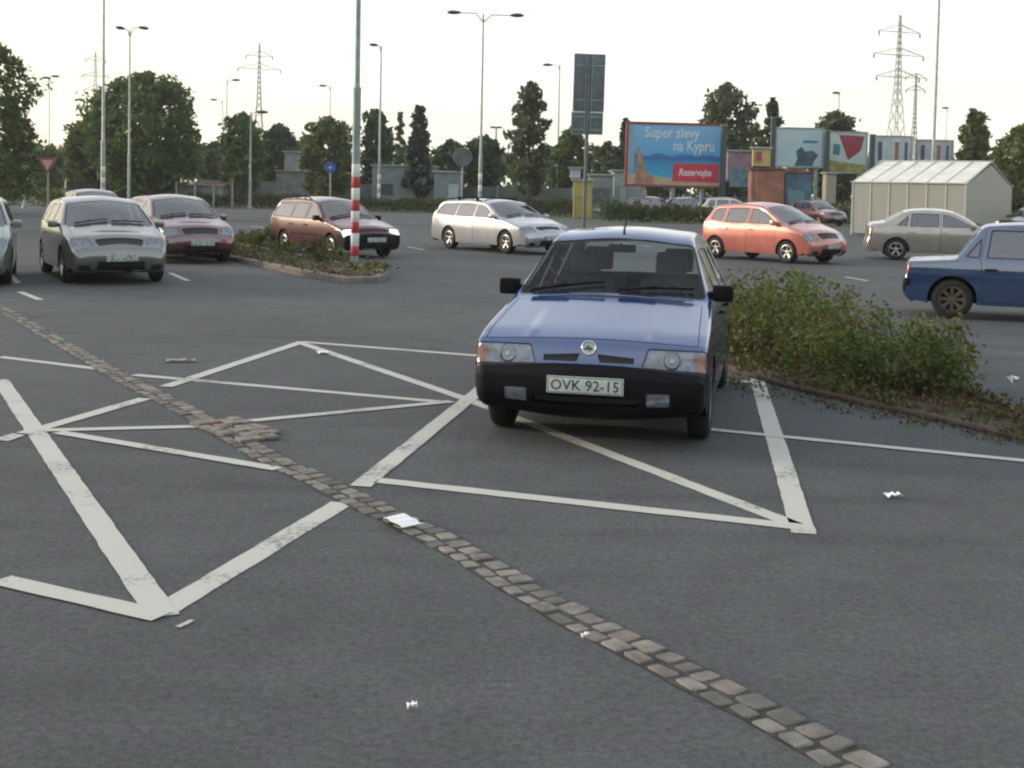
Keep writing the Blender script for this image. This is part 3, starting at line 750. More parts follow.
# 1. the blue hatchback --------------------------------------------------
def favorit():
    blue = paint('blue_paint', (.001, .046, .20), metal=.25, rough=.22); blue.node_tree.nodes['Principled BSDF'].inputs['Coat IOR'].default_value = 2.2
    prof = [(.13,.245),(.05,.275),(.0,.38),(.015,.515),(.075,.54),(.096,.575),(.116,.715),(.30,.78),(1.13,.945),(1.80,1.375),(2.0,1.41),(2.5,1.425),(3.05,1.39),(3.20,1.35),(3.58,.93),(3.70,.85),(3.74,.60),(3.80,.52),(3.80,.34),(3.68,.22)]
    top = [
      T([(-2,0),(2,0),(2,4.0),(-2,4.0)], ('bumper','black','f')),
      T([(-.36,1.55),(.36,1.55),(.36,1.95),(-.36,1.95)], ('bumper','seal','f'), off=-.02),
      T([(-2,4.0),(2,4.0),(2,4.4),(-2,4.4)], ('body','seal',None), off=-.004),
      T([(.36,4.55),(.99,4.35),(.99,5.9),(.40,5.85)], ('headlight','lens','hl'), mirror=True, gap=.008, rnd=.02, off=-.004),
      T([(.715,4.6),(.99,4.6),(.99,5.7),(.715,5.7)], ('indicator','amber','in'), mirror=True, off=-.003),
      T([(.40,1.45),(.57,1.45),(.57,2.3),(.40,2.3)], ('fog_lamp','lens','fg'), mirror=True, gap=.01, rnd=.02, off=.003),
      T([(-.31,5.0),(-.08,5.0),(-.06,5.5),(-.31,5.38)], ('grille','seal','gr'), off=-.012), T([(.31,5.0),(.08,5.0),(.06,5.5),(.31,5.38)], ('grille','seal','gr'), off=-.012),
      T([(-.735,6.12),(.735,6.12),(.70,7.86),(-.70,7.86)], ('bonnet','paint','bo'), gap=.006),
      T([(-.56,7.9),(.56,7.9),(.56,7.965),(-.56,7.965)], ('body','seal',None), off=-.004),
      T([(-.72,8.02),(.72,8.02),(.59,8.95),(-.59,8.95)], ('windscreen','glass','ws'), gap=.02, gapkey=1, rnd=.06, off=-.006),
      T([(-.55,13.1),(.55,13.1),(.63,13.92),(-.63,13.92)], ('rear_window','glass','rw'), gap=.02, rnd=.07, off=-.006),
      T([(.45,15.1),(.95,15.1),(.95,15.9),(.45,15.9)], ('rear_lamp','red','rl'), mirror=True, gap=.006),
      T([(-2,16.4),(2,16.4),(2,19),(-2,19)], ('bumper','black','r')),
    ]
    sides = [
      T([(-.1,.1),(.42,.1),(.42,.515),(-.1,.515)], ('bumper','black','f')),
      T([(3.25,.1),(3.9,.1),(3.9,.53),(3.25,.53)], ('bumper','black','r')),
      T([(1.10,.26),(2.08,.26),(2.08,.88),(2.06,1.33),(1.86,1.33),(1.20,.90),(1.12,.75)], ('door','paint','Sdf'), gap=.005, rnd=.03),
      T([(2.10,.26),(2.55,.26),(2.80,.60),(2.86,.88),(2.80,1.32),(2.08,1.34),(2.10,.88)], ('door','paint','Sdr'), gap=.005, rnd=.03),
      T([(1.32,.91),(2.05,.905),(2.03,1.295),(1.90,1.295)], WIN('f','Sdf'), gap=.018, rnd=.03, off=-.006),
      T([(2.13,.905),(2.75,.905),(2.72,1.285),(2.12,1.30)], WIN('r','Sdr'), gap=.018, rnd=.03, off=-.006),
      T([(2.90,.91),(3.42,.92),(3.10,1.27),(2.86,1.28)], WIN('q'), gap=.018, rnd=.03, off=-.006),
    ]
    sp = dict(name='hatchback_car', label='blue hatchback with black bumpers parked across the white hatched lines', cat='car', L=3.80, w=.81, h=1.415, prof=prof, res=.05, belt=.90, sill=.21, wr=.275, tw=.16, wi=.01,
      fax=.73, rax=3.18, ar=.325, roof_t=11, tum=.44, zs=.60, shl=.045, tf=.025, pf=.6, tr=.05, rib=(.42, 6.2, 7.7, .012),
      rad=[(0,.09),(2,.10),(3.9,.08),(4.2,.05),(6,.045),(8,.05),(8.3,.07),(9,.06),(13,.06),(14,.06),(19,.09)], crown=[(0,.05),(4,.05),(6,.03),(7,.02),(8,.03),(8.3,.06),(9,.04),(13,.03),(15,.03),(19,.03)],
      round={6:.05,8:.03,9:.1,13:.12,2:.08,3:.03,4:.02}, top=top, sides=sides, cab=(1.05,3.1), mirror=(1.36,.975), handles=[(1.98,.80),(2.72,.80)], steer=.0,
      plates=[(2.55,'OVK 92-15',-.008),(17.5,None,0)], wipers=[(.06,.62),(-.62,-.06)], wt=(8.07,8.16), rimmat='steel', spokes=6, spw=.05,
      mats=dict(paint=blue), yaw=-1.785, loc=axle_loc(.674, 9.09, -1.785, 3.80, .73), rseat=2.75)
    root, c, ob = build_car(sp)
    # bonnet badge: ring, disc and winged arrow
    u = c.t2u(5.75); p = c.top(0, u); R = Matrix.Translation(p+Vector((.006, 0, 0))) @ Matrix.Rotation(math.radians(90-14), 4, 'Y') @ Matrix.Rotation(math.radians(90), 4, 'Z')
    mb = MB(); mb.lathe([(.046,-.004),(.052,.004),(.046,.008),(.040,.006)], 28, mat=R, closed=True); mb.lathe([(0,.001),(.042,.001)], 24, m=1, mat=R)
    for poly in ([(-.028,-.012),(.004,-.012),(.004,-.024),(.030,-.004),(.004,.014),(.004,.002),(-.028,.002)], [(-.02,.004),(-.002,.022),(.004,.020),(-.006,.004)]):
        q = MB(); q.prism(poly, .002, .006); mb.add([R @ Vector(v) for v in q.v], q.f, 2)
    mb.build('badge', [M['chrome'], M['plate'], mat('badge_green', (.02, .10, .05), .4)], root)
    # antenna, rear-view mirror, window sticker
    p = c.top(0, c.t2u(9.25)); mb = MB(); mb.tube([p-Vector((0,0,.01)), p+Vector((-.02, 0, .03)), p+Vector((-.25, 0, .17))], [.012, .008, .003], 6); mb.build('antenna', M['black'], root)
    p = c.top(0, c.t2u(8.82)); mb = MB(); mb.box(p+Vector((-.10, -.11, -.07)), p+Vector((-.07, .11, -.005)), bev=.012); mb.tube([p+Vector((-.02,0,0)), p+Vector((-.08, 0, -.03))], .01, 6); mb.build('rear_view_mirror', M['black'], root)
    # headlamp inner reflector rims
    for sg in (1, -1):
        hl = [o for k, o in ob.items() if k[0] == 'headlight' and (np.mean([v.co.y for v in o.data.vertices]) > 0) == (sg > 0)][0]
        q = c.top(sg*.565, c.t2u(5.35)); R = Matrix.Translation(q+Vector((.004, 0, 0))) @ Matrix.Rotation(math.radians(72), 4, 'Y')
        mb = MB(); mb.lathe([(.050,-.004),(.056,.004),(.060,-.004)], 24, mat=R, closed=True); mb.lathe([(0,.004),(.018,.002),(.02,-.004)], 16, mat=R, m=1); mb.build('reflector', [M['chrome'], M['rim']], hl)
    return root

def generic(name, label, p, col, xy, yaw, group=None, metal=.5, rough=.3):
    """a modern or old road car from its main dimensions; p = dict"""
    pt = paint(name+'_paint', col, metal=metal, rough=rough)
    L, w = p['L'], p['w']; he = p['he']; cw = p['cowl']; hd = p['hdr']; pk = p['peak']; rr = p['rear']; rg = p['rg']; tl = p['tail']; bz = p.get('bz', .58)
    prof = [(.16,.20),(.03,.27),(.0,.42),(.03,bz),(he[0]-.10,he[1]-.14),he,(lerp(he[0],cw[0],.5),lerp(he[1],cw[1],.56)),cw,hd,pk,rr,rg,tl,(L-.045,.62),(L,.50),(L-.01,.34),(L-.14,.22)]
    bk = p.get('bumper', 'paint'); B = p['belt']; fx = p['fo']; rx = fx+p['wb']; hw = w-.20
    pt.node_tree.nodes['Principled BSDF'].inputs['Coat IOR'].default_value = p.get('coat', 2.3)
    top = [T([(-2,0),(2,0),(2,3.0),(-2,3.0)], ('bumper',bk,'f'), off=0),
      T([(-.40,.9),(.40,.9),(.38,1.9),(-.38,1.9)], ('bumper','seal','f'), off=-.015),
      T([(w-.17,.8),(w-.36,.8),(w-.36,1.5),(w-.17,1.5)], ('fog_lamp',p.get('fog','seal'),'fg'), mirror=True, rnd=.03),
      T([(p.get('hl', .42),3.25),(w+.12,3.3),(w+.18,4.95),(p.get('hl', .42)+.08,4.85)], ('headlight','lens','hl'), mirror=True, gap=.01, rnd=.04),
      T([(-.36,3.2),(.36,3.2),(.40,4.6),(-.40,4.6)], ('grille','seal','gr'), off=-.01, rnd=.04),
      T([(-w+.14,5.02),(w-.14,5.02),(w-.15,6.86),(-w+.15,6.86)], ('bonnet','paint','bo'), gap=.006),
      T([(-w+.16,6.88),(w-.16,6.88),(w-.16,6.98),(-w+.16,6.98)], ('body','seal',None), off=-.004),
      T([(-w+.10,7.02),(w-.10,7.02),(w-.235,7.94),(-w+.235,7.94)], ('windscreen','dglass','ws'), gap=.02, rnd=.07, off=-.006),
      T([(-w+.26,10.1),(w-.26,10.1),(w-.18,10.9),(-w+.18,10.9)], ('rear_window','dglass','rw'), gap=.02, rnd=.07, off=-.006),
      T([(w-.20,12.1),(w+.1,12.1),(w+.1,12.9),(w-.20,12.9)], ('rear_lamp','red','rl'), mirror=True, gap=.006, rnd=.02),
      T([(-2,13.3),(2,13.3),(2,14.7 if p.get('boxy') else 16),(-2,14.7 if p.get('boxy') else 16)], ('bumper',bk,'r'))]
    sides = [T([(-.1,.1),(fx-.30,.1),(fx-.34,bz-.01),(-.1,bz-.01)], ('bumper',bk,'f')), T([(rx+.42,.1),(L+.1,.1),(L+.1,.56),(rx+.42,.56)] if not p.get('boxy') else [(L-.12,.46),(L+.1,.46),(L+.1,.56),(L-.12,.56)], ('bumper',bk,'r'))]
    d0, d1, d2 = p['doors']; zt = p['zt']
    sides.append(T([(d0,.26),(d1,.26),(d1,B),(d1-.02,zt+.035),(p['ax'][1]-.05,zt+.035),(p['ax'][0]-.06,B+.0),(d0,B-.12)], ('door','paint','Sdf'), gap=.007, rnd=.03))
    sides.append(T([(d1+.012,.26),(min(d2,rx-.36),.26),(d2,.66),(d2+.03,B),(d2-.04,zt+.035),(d1+.012,zt+.035)], ('door','paint','Sdr'), gap=.007, rnd=.03))
    sides.append(T([(p['ax'][0]+.05,B+.02),(d1-.045,B+.02),(d1-.06,zt),(p['ax'][1]+.04,zt)], ('side_window','dglass','Sf','Sdf'), gap=.018, rnd=.03, off=-.006))
    sides.append(T([(d1+.055,B+.02),(d2-.05,B+.02),(d2-.11,zt),(d1+.045,zt)], ('side_window','dglass','Sr','Sdr'), gap=.018, rnd=.03, off=-.006))
    if 'q' in p: sides.append(T(p['q'], ('side_window','dglass','Sq'), gap=.018, rnd=.03, off=-.006))
    if p.get('strip'): sides.append(T([(fx+.40,.50),(rx-.40,.50),(rx-.40,.555),(fx+.40,.555)], ('side_moulding','black','Smo'), off=.008))
    if p.get('sillblack'): sides.append(T([(fx+.36,.1),(rx-.36,.1),(rx-.36,.30),(fx+.36,.30)], ('sill','black','Ssi')))
    sp = dict(name=name, label=label, cat='car', group=group, L=L, w=w, h=p['h'], prof=prof, res=p.get('res', .11), belt=B, sill=.22, wr=p.get('wr', .30), tw=.19, wi=.015, fax=fx, rax=rx, ar=p.get('wr', .30)+.055,
      roof_t=9, tum=p.get('tum', .42), shl=.03, tf=p.get('tf', .10), pf=.75, tr=p.get('tr', .09), pr=.8,
      rad=[(0,.10),(3,.10),(5,.09),(7,.08),(8,.09),(12,.09),(16,.10)] if not p.get('boxy') else [(0,.05),(16,.045)],
      crown=[(0,.0),(1,.07),(2,.12),(3,.13),(4,.12),(5,.08),(6,.03),(7,.06),(7.5,.09),(8,.06),(10,.04),(11,.06),(12,.05),(16,.06)] if not p.get('boxy') else [(0,.03),(16,.03)],
      round={2:.12,3:.05,4:.06,5:.14,6:.3,7:.06,8:.22,9:.5,10:.2,11:.08,12:.10,13:.06,14:.05,1:.08} if not p.get('boxy') else {5:.05,6:.2,8:.10,9:.3,10:.10,11:.04,12:.04},
      top=top, sides=sides, cab=(cw[0]-.02, rg[0]-.45 if p.get('sedan') else rg[0]-.12), rseat=d2-.25,
      mirror=(p['ax'][0]+.12, B+.03), handles=[(d1-.12,B-.14),(d2-.12,B-.14)], plates=[(p.get('pt', 2.2), None, 0)], wipers=[(.03,.60),(-.60,-.03)], wt=(7.05,7.12),
      rimmat=p.get('rim', 'rim'), spokes=p.get('spokes', 5), mats=dict(paint=pt, lens=p.get('lens', M['lens']), mirror=pt if p.get('bumper', 'paint') == 'paint' else M['black'], handle=pt if p.get('bumper', 'paint') == 'paint' else M['black']), yaw=yaw, loc=axle_loc(xy[0], xy[1], yaw, L, fx))
    if 'rails' in p: sp['rails'] = p['rails']; sp['bars'] = p.get('bars', [])
    return build_car(sp)[0]
def repaint(root, m):
    for ch in root.children_recursive:
        if ch.type == 'MESH':
            for sl_ in ch.material_slots:
                if sl_.material and sl_.material.name.endswith('_paint') and 'road' not in sl_.material.name: sl_.link = 'OBJECT'; sl_.material = m

favorit()
wagon = generic('estate_car', 'silver estate car with black roof rails and roof bars crossing the car park', dict(L=4.72, w=.89, h=1.46, fo=.90, wb=2.75, he=(.26,.76), cowl=(1.22,.97), hdr=(2.02,1.385), peak=(2.9,1.455), rear=(4.28,1.39), rg=(4.60,1.02), tail=(4.68,.88), belt=.95, zt=1.33,
    ax=(1.32,1.95), doors=(1.30,2.42,3.38), q=[(3.40,.97),(4.40,1.02),(4.16,1.31),(3.32,1.33)], wr=.315, rails=(2.3,4.2), bars=[2.55,3.45]), (.35,.37,.42), (.50, 34.4), -.93)
jazz = generic('mini_mpv', 'orange one-box hatchback driving past behind the low bushes', dict(L=3.83, w=.84, h=1.525, fo=.76, wb=2.45, he=(.22,.80), cowl=(.86,1.00), hdr=(1.66,1.45), peak=(2.3,1.52), rear=(3.40,1.44), rg=(3.68,1.04), tail=(3.76,.90), belt=.97, zt=1.38,
    ax=(1.02,1.66), doors=(1.12,2.10,2.95), q=[(3.0,1.02),(3.46,1.06),(3.30,1.34),(2.97,1.37)], wr=.29, tf=.13), (.47,.135,.105), (7.68, 32.6), -.90, metal=.2)
combi = generic('small_estate_car', 'dark red estate car with lit headlamps behind the striped pole', dict(L=4.2, w=.82, h=1.43, fo=.75, wb=2.45, he=(.16,.72), cowl=(1.12,.93), hdr=(1.76,1.36), peak=(2.5,1.43), rear=(3.84,1.385), rg=(4.08,.96), tail=(4.14,.84), belt=.90, zt=1.31,
    ax=(1.22,1.80), doors=(1.14,2.10,2.92), q=[(2.96,.92),(3.92,.94),(3.74,1.28),(2.94,1.30)], wr=.28, bumper='black', coat=1.5, tf=.05, strip=True, lens=mat('lit_headlamp', (.8, .8, .75), .2, emit=(1.0, .93, .8, .8)), rails=(2.1,3.7)), (.085,.004,.016), (-3.80, 30.9), -.92, metal=0)
ib = G(112, 281.5)
ibiza = generic('parked_hatchback', 'pale grey green hatchback in the parking row with a white card on its dashboard', dict(L=3.95, w=.86, h=1.45, fo=.80, wb=2.46, he=(.26,.78), cowl=(1.05,.96), hdr=(1.78,1.38), peak=(2.4,1.45), rear=(3.42,1.37), rg=(3.80,1.0), tail=(3.88,.86), belt=.94, zt=1.32,
    ax=(1.18,1.80), doors=(1.18,2.18,2.95), q=[(3.0,.98),(3.35,1.0),(3.22,1.26),(2.98,1.29)], wr=.30, tf=.15), (.12,.13,.115), (ib.x, ib.y), -1.08, metal=.4)
rf = G(190, 262)
redh = generic('parked_hatchback', 'dark maroon hatchback parked right of the pale grey green one', dict(L=3.90, w=.83, h=1.45, fo=.78, wb=2.46, he=(.20,.78), cowl=(1.0,.96), hdr=(1.70,1.38), peak=(2.3,1.45), rear=(3.45,1.38), rg=(3.76,1.0), tail=(3.82,.86), belt=.93, zt=1.32,
    ax=(1.12,1.72), doors=(1.12,2.10,2.90), q=[(2.95,.98),(3.40,1.0),(3.28,1.26),(2.93,1.29)], wr=.29, tf=.10), (.085,.006,.018), (rf.x, rf.y), -1.02, metal=.25)
sg_ = G(890, 259)
sedan = generic('saloon_car', 'beige silver four door saloon in front of the white trolley shelter', dict(L=4.3, w=.87, h=1.43, fo=.88, wb=2.62, he=(.24,.74), cowl=(1.25,.95), hdr=(2.0,1.37), peak=(2.6,1.43), rear=(3.25,1.38), rg=(3.85,1.03), tail=(4.22,.99), belt=.93, zt=1.31, sedan=1,
    ax=(1.36,1.98), doors=(1.30,2.32,3.20), q=[(3.22,.96),(3.50,.97),(3.22,1.22),(3.18,1.26)], wr=.30), (.36,.33,.29), (sg_.x+2.62*math.cos(-.22)+.15, sg_.y+.2-2.62*math.sin(.22)), -.22)
bl = G(952, 319)
old = generic('old_saloon_car', 'dark blue boxy old saloon at the right edge, only its rear half in view', dict(coat=2.6, L=4.12, w=.80, h=1.40, fo=1.0, wb=2.42, he=(.12,.80), bz=.52, cowl=(1.38,.90), hdr=(1.78,1.36), peak=(2.4,1.41), rear=(3.02,1.36), rg=(3.38,.87), tail=(4.06,.82), belt=.88, zt=1.31, sedan=1, boxy=1, tf=.02, tr=.02,
    ax=(1.46,1.80), doors=(1.40,2.28,3.02), q=[(3.06,.90),(3.26,.91),(3.05,1.18),(3.03,1.20)], wr=.29, bumper='black', rim='old_rim', spokes=8), (.002,.036,.135), (bl.x+.25+2.42*math.cos(-.36), bl.y+.70+2.42*math.sin(-.36)), -.36, metal=.2, rough=.35)
# a sheet of card behind the windscreen of the grey green hatchback
cb = MB(); cb.box((-.10, -.002, 0), (.10, .002, .15)); cbo = cb.build('card', M['paper']); cbo.location = Vector(ibiza.location)+Matrix.Rotation(-1.08, 3, 'Z') @ Vector((.62, .30, .93)); cbo.rotation_euler = (0.35, 0, -1.08+math.pi/2)
tag(cbo, 'white card lying on the dashboard behind the windscreen of the grey green hatchback', 'card')
index_children()
silver = paint('pale_green_paint', (.20, .24, .22), metal=.4)
pb = G(-82, 286); c1 = dup(ibiza, 'silver green hatchback cut off by the left edge of the picture', (pb.x, pb.y+1.6, 0), -1.22); repaint(c1, silver)
pb = G(78, 236); c2 = dup(redh, 'car parked behind the grey green hatchback, only its pale roof showing', (pb.x, pb.y+1.5, 0), -1.05); repaint(c2, paint('cream_paint', (.50, .47, .40), metal=.3)); c2.name = 'parked_hatchback'
# ------------------------------------------------------------------ vegetation
LF = dict(
 broad=leaf_mat('leaves_broad', (.060,.11,.028), (.13,.18,.055), .35), warm=leaf_mat('leaves_warm', (.065,.10,.030), (.15,.18,.06), .4),
 dark=leaf_mat('leaves_dark', (.030,.060,.030), (.070,.105,.050), .5, .12), conifer=leaf_mat('needles', (.022,.042,.032), (.050,.074,.050), .6, .06),
 airy=leaf_mat('leaves_airy', (.055,.080,.040), (.13,.155,.075), .5), yellow=leaf_mat('leaves_yellow', (.08,.11,.025), (.18,.20,.06), .4),
 shrub_pale=leaf_mat('shrub_leaves_pale', (.07,.09,.025), (.22,.22,.08), 3.0, .35), shrub=leaf_mat('shrub_leaves', (.045,.085,.018), (.19,.23,.055), 3.0, .28), dry=leaf_mat('shrub_leaves_reddish', (.07,.045,.03), (.13,.07,.045), 3.0), hedge=leaf_mat('hedge_leaves', (.045,.075,.022), (.12,.15,.045), .5))
def leaves(mb_name, pts, size, m, parent, rng, flat=.0, m2=None, frac2=0.0):
    n = len(pts); P = np.array(pts, dtype=np.float64); r = np.random.RandomState(rng.randrange(1 << 30))
    a = r.normal(size=(n, 3)); a[:, 2] *= (1-flat); a /= np.linalg.norm(a, axis=1)[:, None]
    b = np.cross(a, r.normal(size=(n, 3))); b /= np.linalg.norm(b, axis=1)[:, None]
    s = (size*(.6+.8*r.rand(n)))[:, None]
    V = np.stack([P-a*s, P+b*s*.45, P+a*s, P-b*s*.45], 1).reshape(-1, 3)
    me = bpy.data.meshes.new(mb_name); me.vertices.add(4*n); me.vertices.foreach_set('co', V.ravel()); me.loops.add(4*n); me.loops.foreach_set('vertex_index', np.arange(4*n))
    me.polygons.add(n); me.polygons.foreach_set('loop_start', np.arange(0, 4*n, 4)); me.materials.append(m)
    if m2: me.materials.append(m2); me.polygons.foreach_set('material_index', (r.rand(n) < frac2).astype(np.int32))
    me.update(calc_edges=True); o = bpy.data.objects.new(mb_name, me); COL.objects.link(o); o.parent = parent; return o
def tree(name, label, x0, x1, ytop, D, kind, leaf, dens=1.0, ybase=None, seed=0, group='trees beyond the car park', trunk_h=.16, lsz=1.0):
    """x0..x1 and ytop give the measured spread and height of this tree where it stands, D metres off"""
    rng = random.Random(seed*91+5); xc = (x0+x1)/2; base = at(xc, 190, D); H = at(xc, ytop, D).z; Wd = (x1-x0)/F_PX*D
    root = thing(name, label, 'tree', (base.x, D, 0), 0, group)
    cl = []; N = {'round': 46, 'column': 34, 'cone': 44, 'airy': 34, 'low': 30, 'spire': 22}[kind]
    zb = H*trunk_h
    for i in range(N):
        f = rng.random(); 
        if kind in ('round', 'low'): f = (i+.5)/N; rad = math.sqrt(max(.03, 1-(2*f-1.0+.08)**2))*.5; 
        elif kind == 'column': f = (i+.5)/N; rad = .5*min(1, (1-f)*3.2+.12)*min(1, f*4+.55)
        elif kind == 'cone': f = (i+.5)/N; rad = .5*(1-f)**.75*min(1, f*5+.5)+.03
        elif kind == 'spire': f = (i+.5)/N; rad = .5*(1-f)**.6
        else: f = (i+.5)/N; rad = .5*min(1, (1-f)*2.0+.12)*(.65+.5*rng.random())*min(1, f*3+.5)
        th = i*2.399+rng.uniform(-.5, .5); rr = rad*Wd*(.86 if kind in ('cone', 'spire') else .80)*math.sqrt(rng.uniform(.25, 1))
        z = zb+(H-zb)*f
        cr = Wd*{'round': .155, 'low': .17, 'column': .20, 'cone': .20, 'airy': .18, 'spire': .2}[kind]*rng.uniform(.7, 1.25)
        if kind in ('cone', 'spire', 'column'): cr *= (1-.5*f)
        cr = min(cr, (H-z)*1.0+Wd*.03)
        cl.append((Vector((math.cos(th)*rr, math.sin(th)*rr, z-(cr*.3 if f > .9 else 0))), cr))
    pts = []; ls = .0026*D*lsz
    for (c, r) in cl:
        n = int(min(420, 75*dens*(r/ls)**1.25*.30)+20)
        for _ in range(n):
            d = Vector((rng.gauss(0, 1), rng.gauss(0, 1), rng.gauss(0, 1))).normalized(); q = c+Vector((d.x, d.y, d.z*.8))*r*rng.uniform(.35, 1.12)*(1 if rng.random() < .93 else 1.2)
            q += Vector((noise.noise(q*.9), noise.noise(q*.9+Vector((9, 0, 0))), noise.noise(q*.9+Vector((0, 7, 0)))))*r*.35
            pts.append(q)
    leaves('crown', pts, ls, LF[leaf], root, rng)
    mb = MB(); tr = max(.07, Wd*.028); top = H*(.85 if kind != 'round' else .6)
    mb.tube([(0, 0, -.1), (rng.uniform(-.1, .1), 0, H*.2), (rng.uniform(-.2, .2), rng.uniform(-.2, .2), H*.5), (0, 0, top)], [tr*1.3, tr, tr*.7, tr*.2], 7)
    for (c, r) in cl[::3]:
        z0 = c.z*.62; mb.tube([(0, 0, z0), Vector((c.x*.5, c.y*.5, lerp(z0, c.z, .6))), c], [tr*.45, tr*.28, tr*.1], 5)
    mb.build('trunk', M['bark'], root)
    return root
TR = [
 ('broadleaf_tree','tall dense tree filling the left edge of the picture behind the parked cars',-70,44,36,62,'column','warm',1.3),
 ('broadleaf_tree','huge round topped broadleaf tree left of centre, the largest crown in view',86,204,73,92,'round','broad',1.6),
 ('broadleaf_tree','lower rounded tree leaning out of the left flank of the huge round tree',62,118,118,96,'round','warm',1.2),
 ('broadleaf_tree','small hazy tree in the gap right of the tall left edge tree',34,66,146,120,'low','warm',1.0),
 ('broadleaf_tree','small pale green tree just right of the huge round tree',196,232,142,112,'low','airy',1.0),
 ('broadleaf_tree','dark round tree behind the left slim lamp posts',218,266,113,104,'round','broad',1.2),
 ('broadleaf_tree','dark bushy tree right of the left pylon foot',256,300,124,110,'round','dark',1.1),
 ('broadleaf_tree','light green low tree between two darker round ones',286,324,136,118,'low','yellow',1.0),
 ('broadleaf_tree','medium green tree left of the striped pole above the blue round sign',300,356,117,98,'round','warm',1.3),
 ('broadleaf_tree','ragged dark tree directly right of the striped pole',356,398,110,104,'airy','dark',1.3),
 ('slim_conifer','thin pale spire shaped conifer left of the dark pointed one',392,406,112,118,'spire','airy',.8),
 ('conifer_tree','dark pointed conifer with dense crown right of the striped pole',402,434,106,100,'cone','conifer',1.6),
 ('broadleaf_tree','low dark tree between the pointed conifer and the round grey sign',428,470,140,112,'low','dark',1.1),
 ('broadleaf_tree','dark rounded tree behind the twin headed street lamp',462,506,136,104,'round','dark',1.2),
 ('poplar_tree','tall airy ragged tree in the middle with sky showing through its crown',505,553,82,92,'airy','airy',1.25),
 ('broadleaf_tree','reddish green tree behind the tall sign on its left side',548,592,128,104,'round','warm',1.1),
 ('broadleaf_tree','small loose tree behind the pole of the tall sign',590,622,142,112,'low','airy',.9),
 ('conifer_tree','dark narrow conifer hugging the left edge of the blue billboard',612,638,119,96,'cone','conifer',1.4),
 ('broadleaf_tree','tree with broad crown rising above the right end of the blue billboard',690,757,83,98,'round','airy',1.2),
 ('slim_conifer','thin pointed tree between the two billboards',758,782,98,104,'airy','dark',1.1),
 ('broadleaf_tree','loose tree left of the thin pointed one behind the yellow board',738,768,124,110,'low','warm',1.0),
 ('broadleaf_tree','round yellowish green tree behind the billboard with the red shape',806,862,111,106,'round','airy',1.0),
 ('conifer_tree','brown green cone shaped tree right of the white shelter roof',944,1000,109,96,'cone','warm',1.5),
 ('broadleaf_tree','green tree cut off by the right edge of the picture',990,1052,124,88,'round','yellow',1.2),
 ('broadleaf_tree','low dark tree hidden half behind the blue billboard',640,690,140,116,'low','dark',1.0),
]
for i, t in enumerate(TR): tree(t[0], t[1], t[2], t[3], t[4], t[5], t[6], t[7], t[8], seed=i)
def far_wood():
    rng = random.Random(11); pts = []
    for i in range(15000):
        u = rng.uniform(-250, 1280); D = rng.uniform(150, 175); h = 6.4+2.2*noise.noise(Vector((u*.03, 0, 0)))+1.3*noise.noise(Vector((u*.11, 3, 0)))
        p = at(u, 190, D); pts.append(Vector((p.x, D, max(.1, h*rng.random()**.6))))
    o = leaves('far_wood', pts, .62, LF['broad'], None, rng); tag(o, None, None, kind='stuff')
far_wood()
def unseen_woods():
    # unseen belts added left, behind and right so car bodies reflect dark trees
    rng = random.Random(12); pts = []
    for (a, b, n, h0) in (((-62, 78), (-80, -70), 9000, 9.5), ((-80, -70), (75, -75), 12000, 15.0), ((75, -75), (62, 70), 7000, 7.0)):
        for i in range(n):
            t = rng.random(); x = lerp(a[0], b[0], t)+rng.gauss(0, 2); y = lerp(a[1], b[1], t)+rng.gauss(0, 2)
            h = h0*(1+.25*noise.noise(Vector((t*9, h0, 0)))+.15*noise.noise(Vector((t*40, h0, 2)))); pts.append(Vector((x, y, .2+h*rng.random()**.8)))
    o = leaves('unseen_woods', pts, 1.05, LF['broad'], None, rng); tag(o, None, None, kind='stuff')
unseen_woods()
def hedge(name, label, a, b, hgt, dep, leaf, seed, dens=1.0, lsz=.11, m2=None, fr=.0, cat='hedge', group=None):
    rng = random.Random(seed); root = thing(name, label, cat, ((a.x+b.x)/2, (a.y+b.y)/2, 0), 0, group); d = b-a; L = d.length; dn = d.normalized(); s = Vector((-dn.y, dn.x, 0)); c = (a+b)/2
    pts = []; n = int(L*420*dens*(.11/lsz)**1.3)
    for _ in range(n):
        t = rng.random(); hh = hgt*(.8+.35*noise.noise(Vector((t*L*.8, seed, 0)))+.2*noise.noise(Vector((t*L*2.7, seed, 4)))); th = rng.uniform(0, math.pi); q = rng.uniform(.6, 1.05)
        p = a+dn*(t*L)+s*(math.cos(th)*dep/2*q)-c; p.z = max(.02, abs(math.sin(th))**.6*hh*q); pts.append(p)
    leaves('foliage', pts, lsz, LF[leaf], root, rng, m2=LF[m2] if m2 else None, frac2=fr)
    mb = MB()
    for k in range(max(2, int(L/.7))):
        p = a+dn*(L*(k+.5)/max(2, int(L/.7)))-c; mb.tube([p, p+Vector((rng.uniform(-.15, .15), rng.uniform(-.1, .1), hgt*.6))], [.03, .012], 4)
    mb.build('stems', M['bark'], root); return root
hedge('low_hedge','long low hedge behind the dark red estate car and striped pole', G(332,210), G(462,213), 1.15, 1.6, 'hedge', 21, m2='dry', fr=.12)
hedge('low_hedge','reddish brown low hedge left of the blue round sign', G(228,207), G(328,210), 1.25, 1.8, 'dry', 22, m2='hedge', fr=.45)
hedge('low_hedge','low hedge behind the tail and roof of the silver estate car', G(500,214), G(596,217), 1.35, 1.6, 'hedge', 23, m2='dry', fr=.2)
hedge('low_hedge','dark green hedge under the blue billboard', G(602,221), G(712,224), 1.30, 1.5, 'hedge', 24, dens=1.2)
hedge('low_hedge','overgrown grass green hedge behind the parked cars at far left', G(-40,204), G(66,205), 1.4, 2.5, 'yellow', 25)
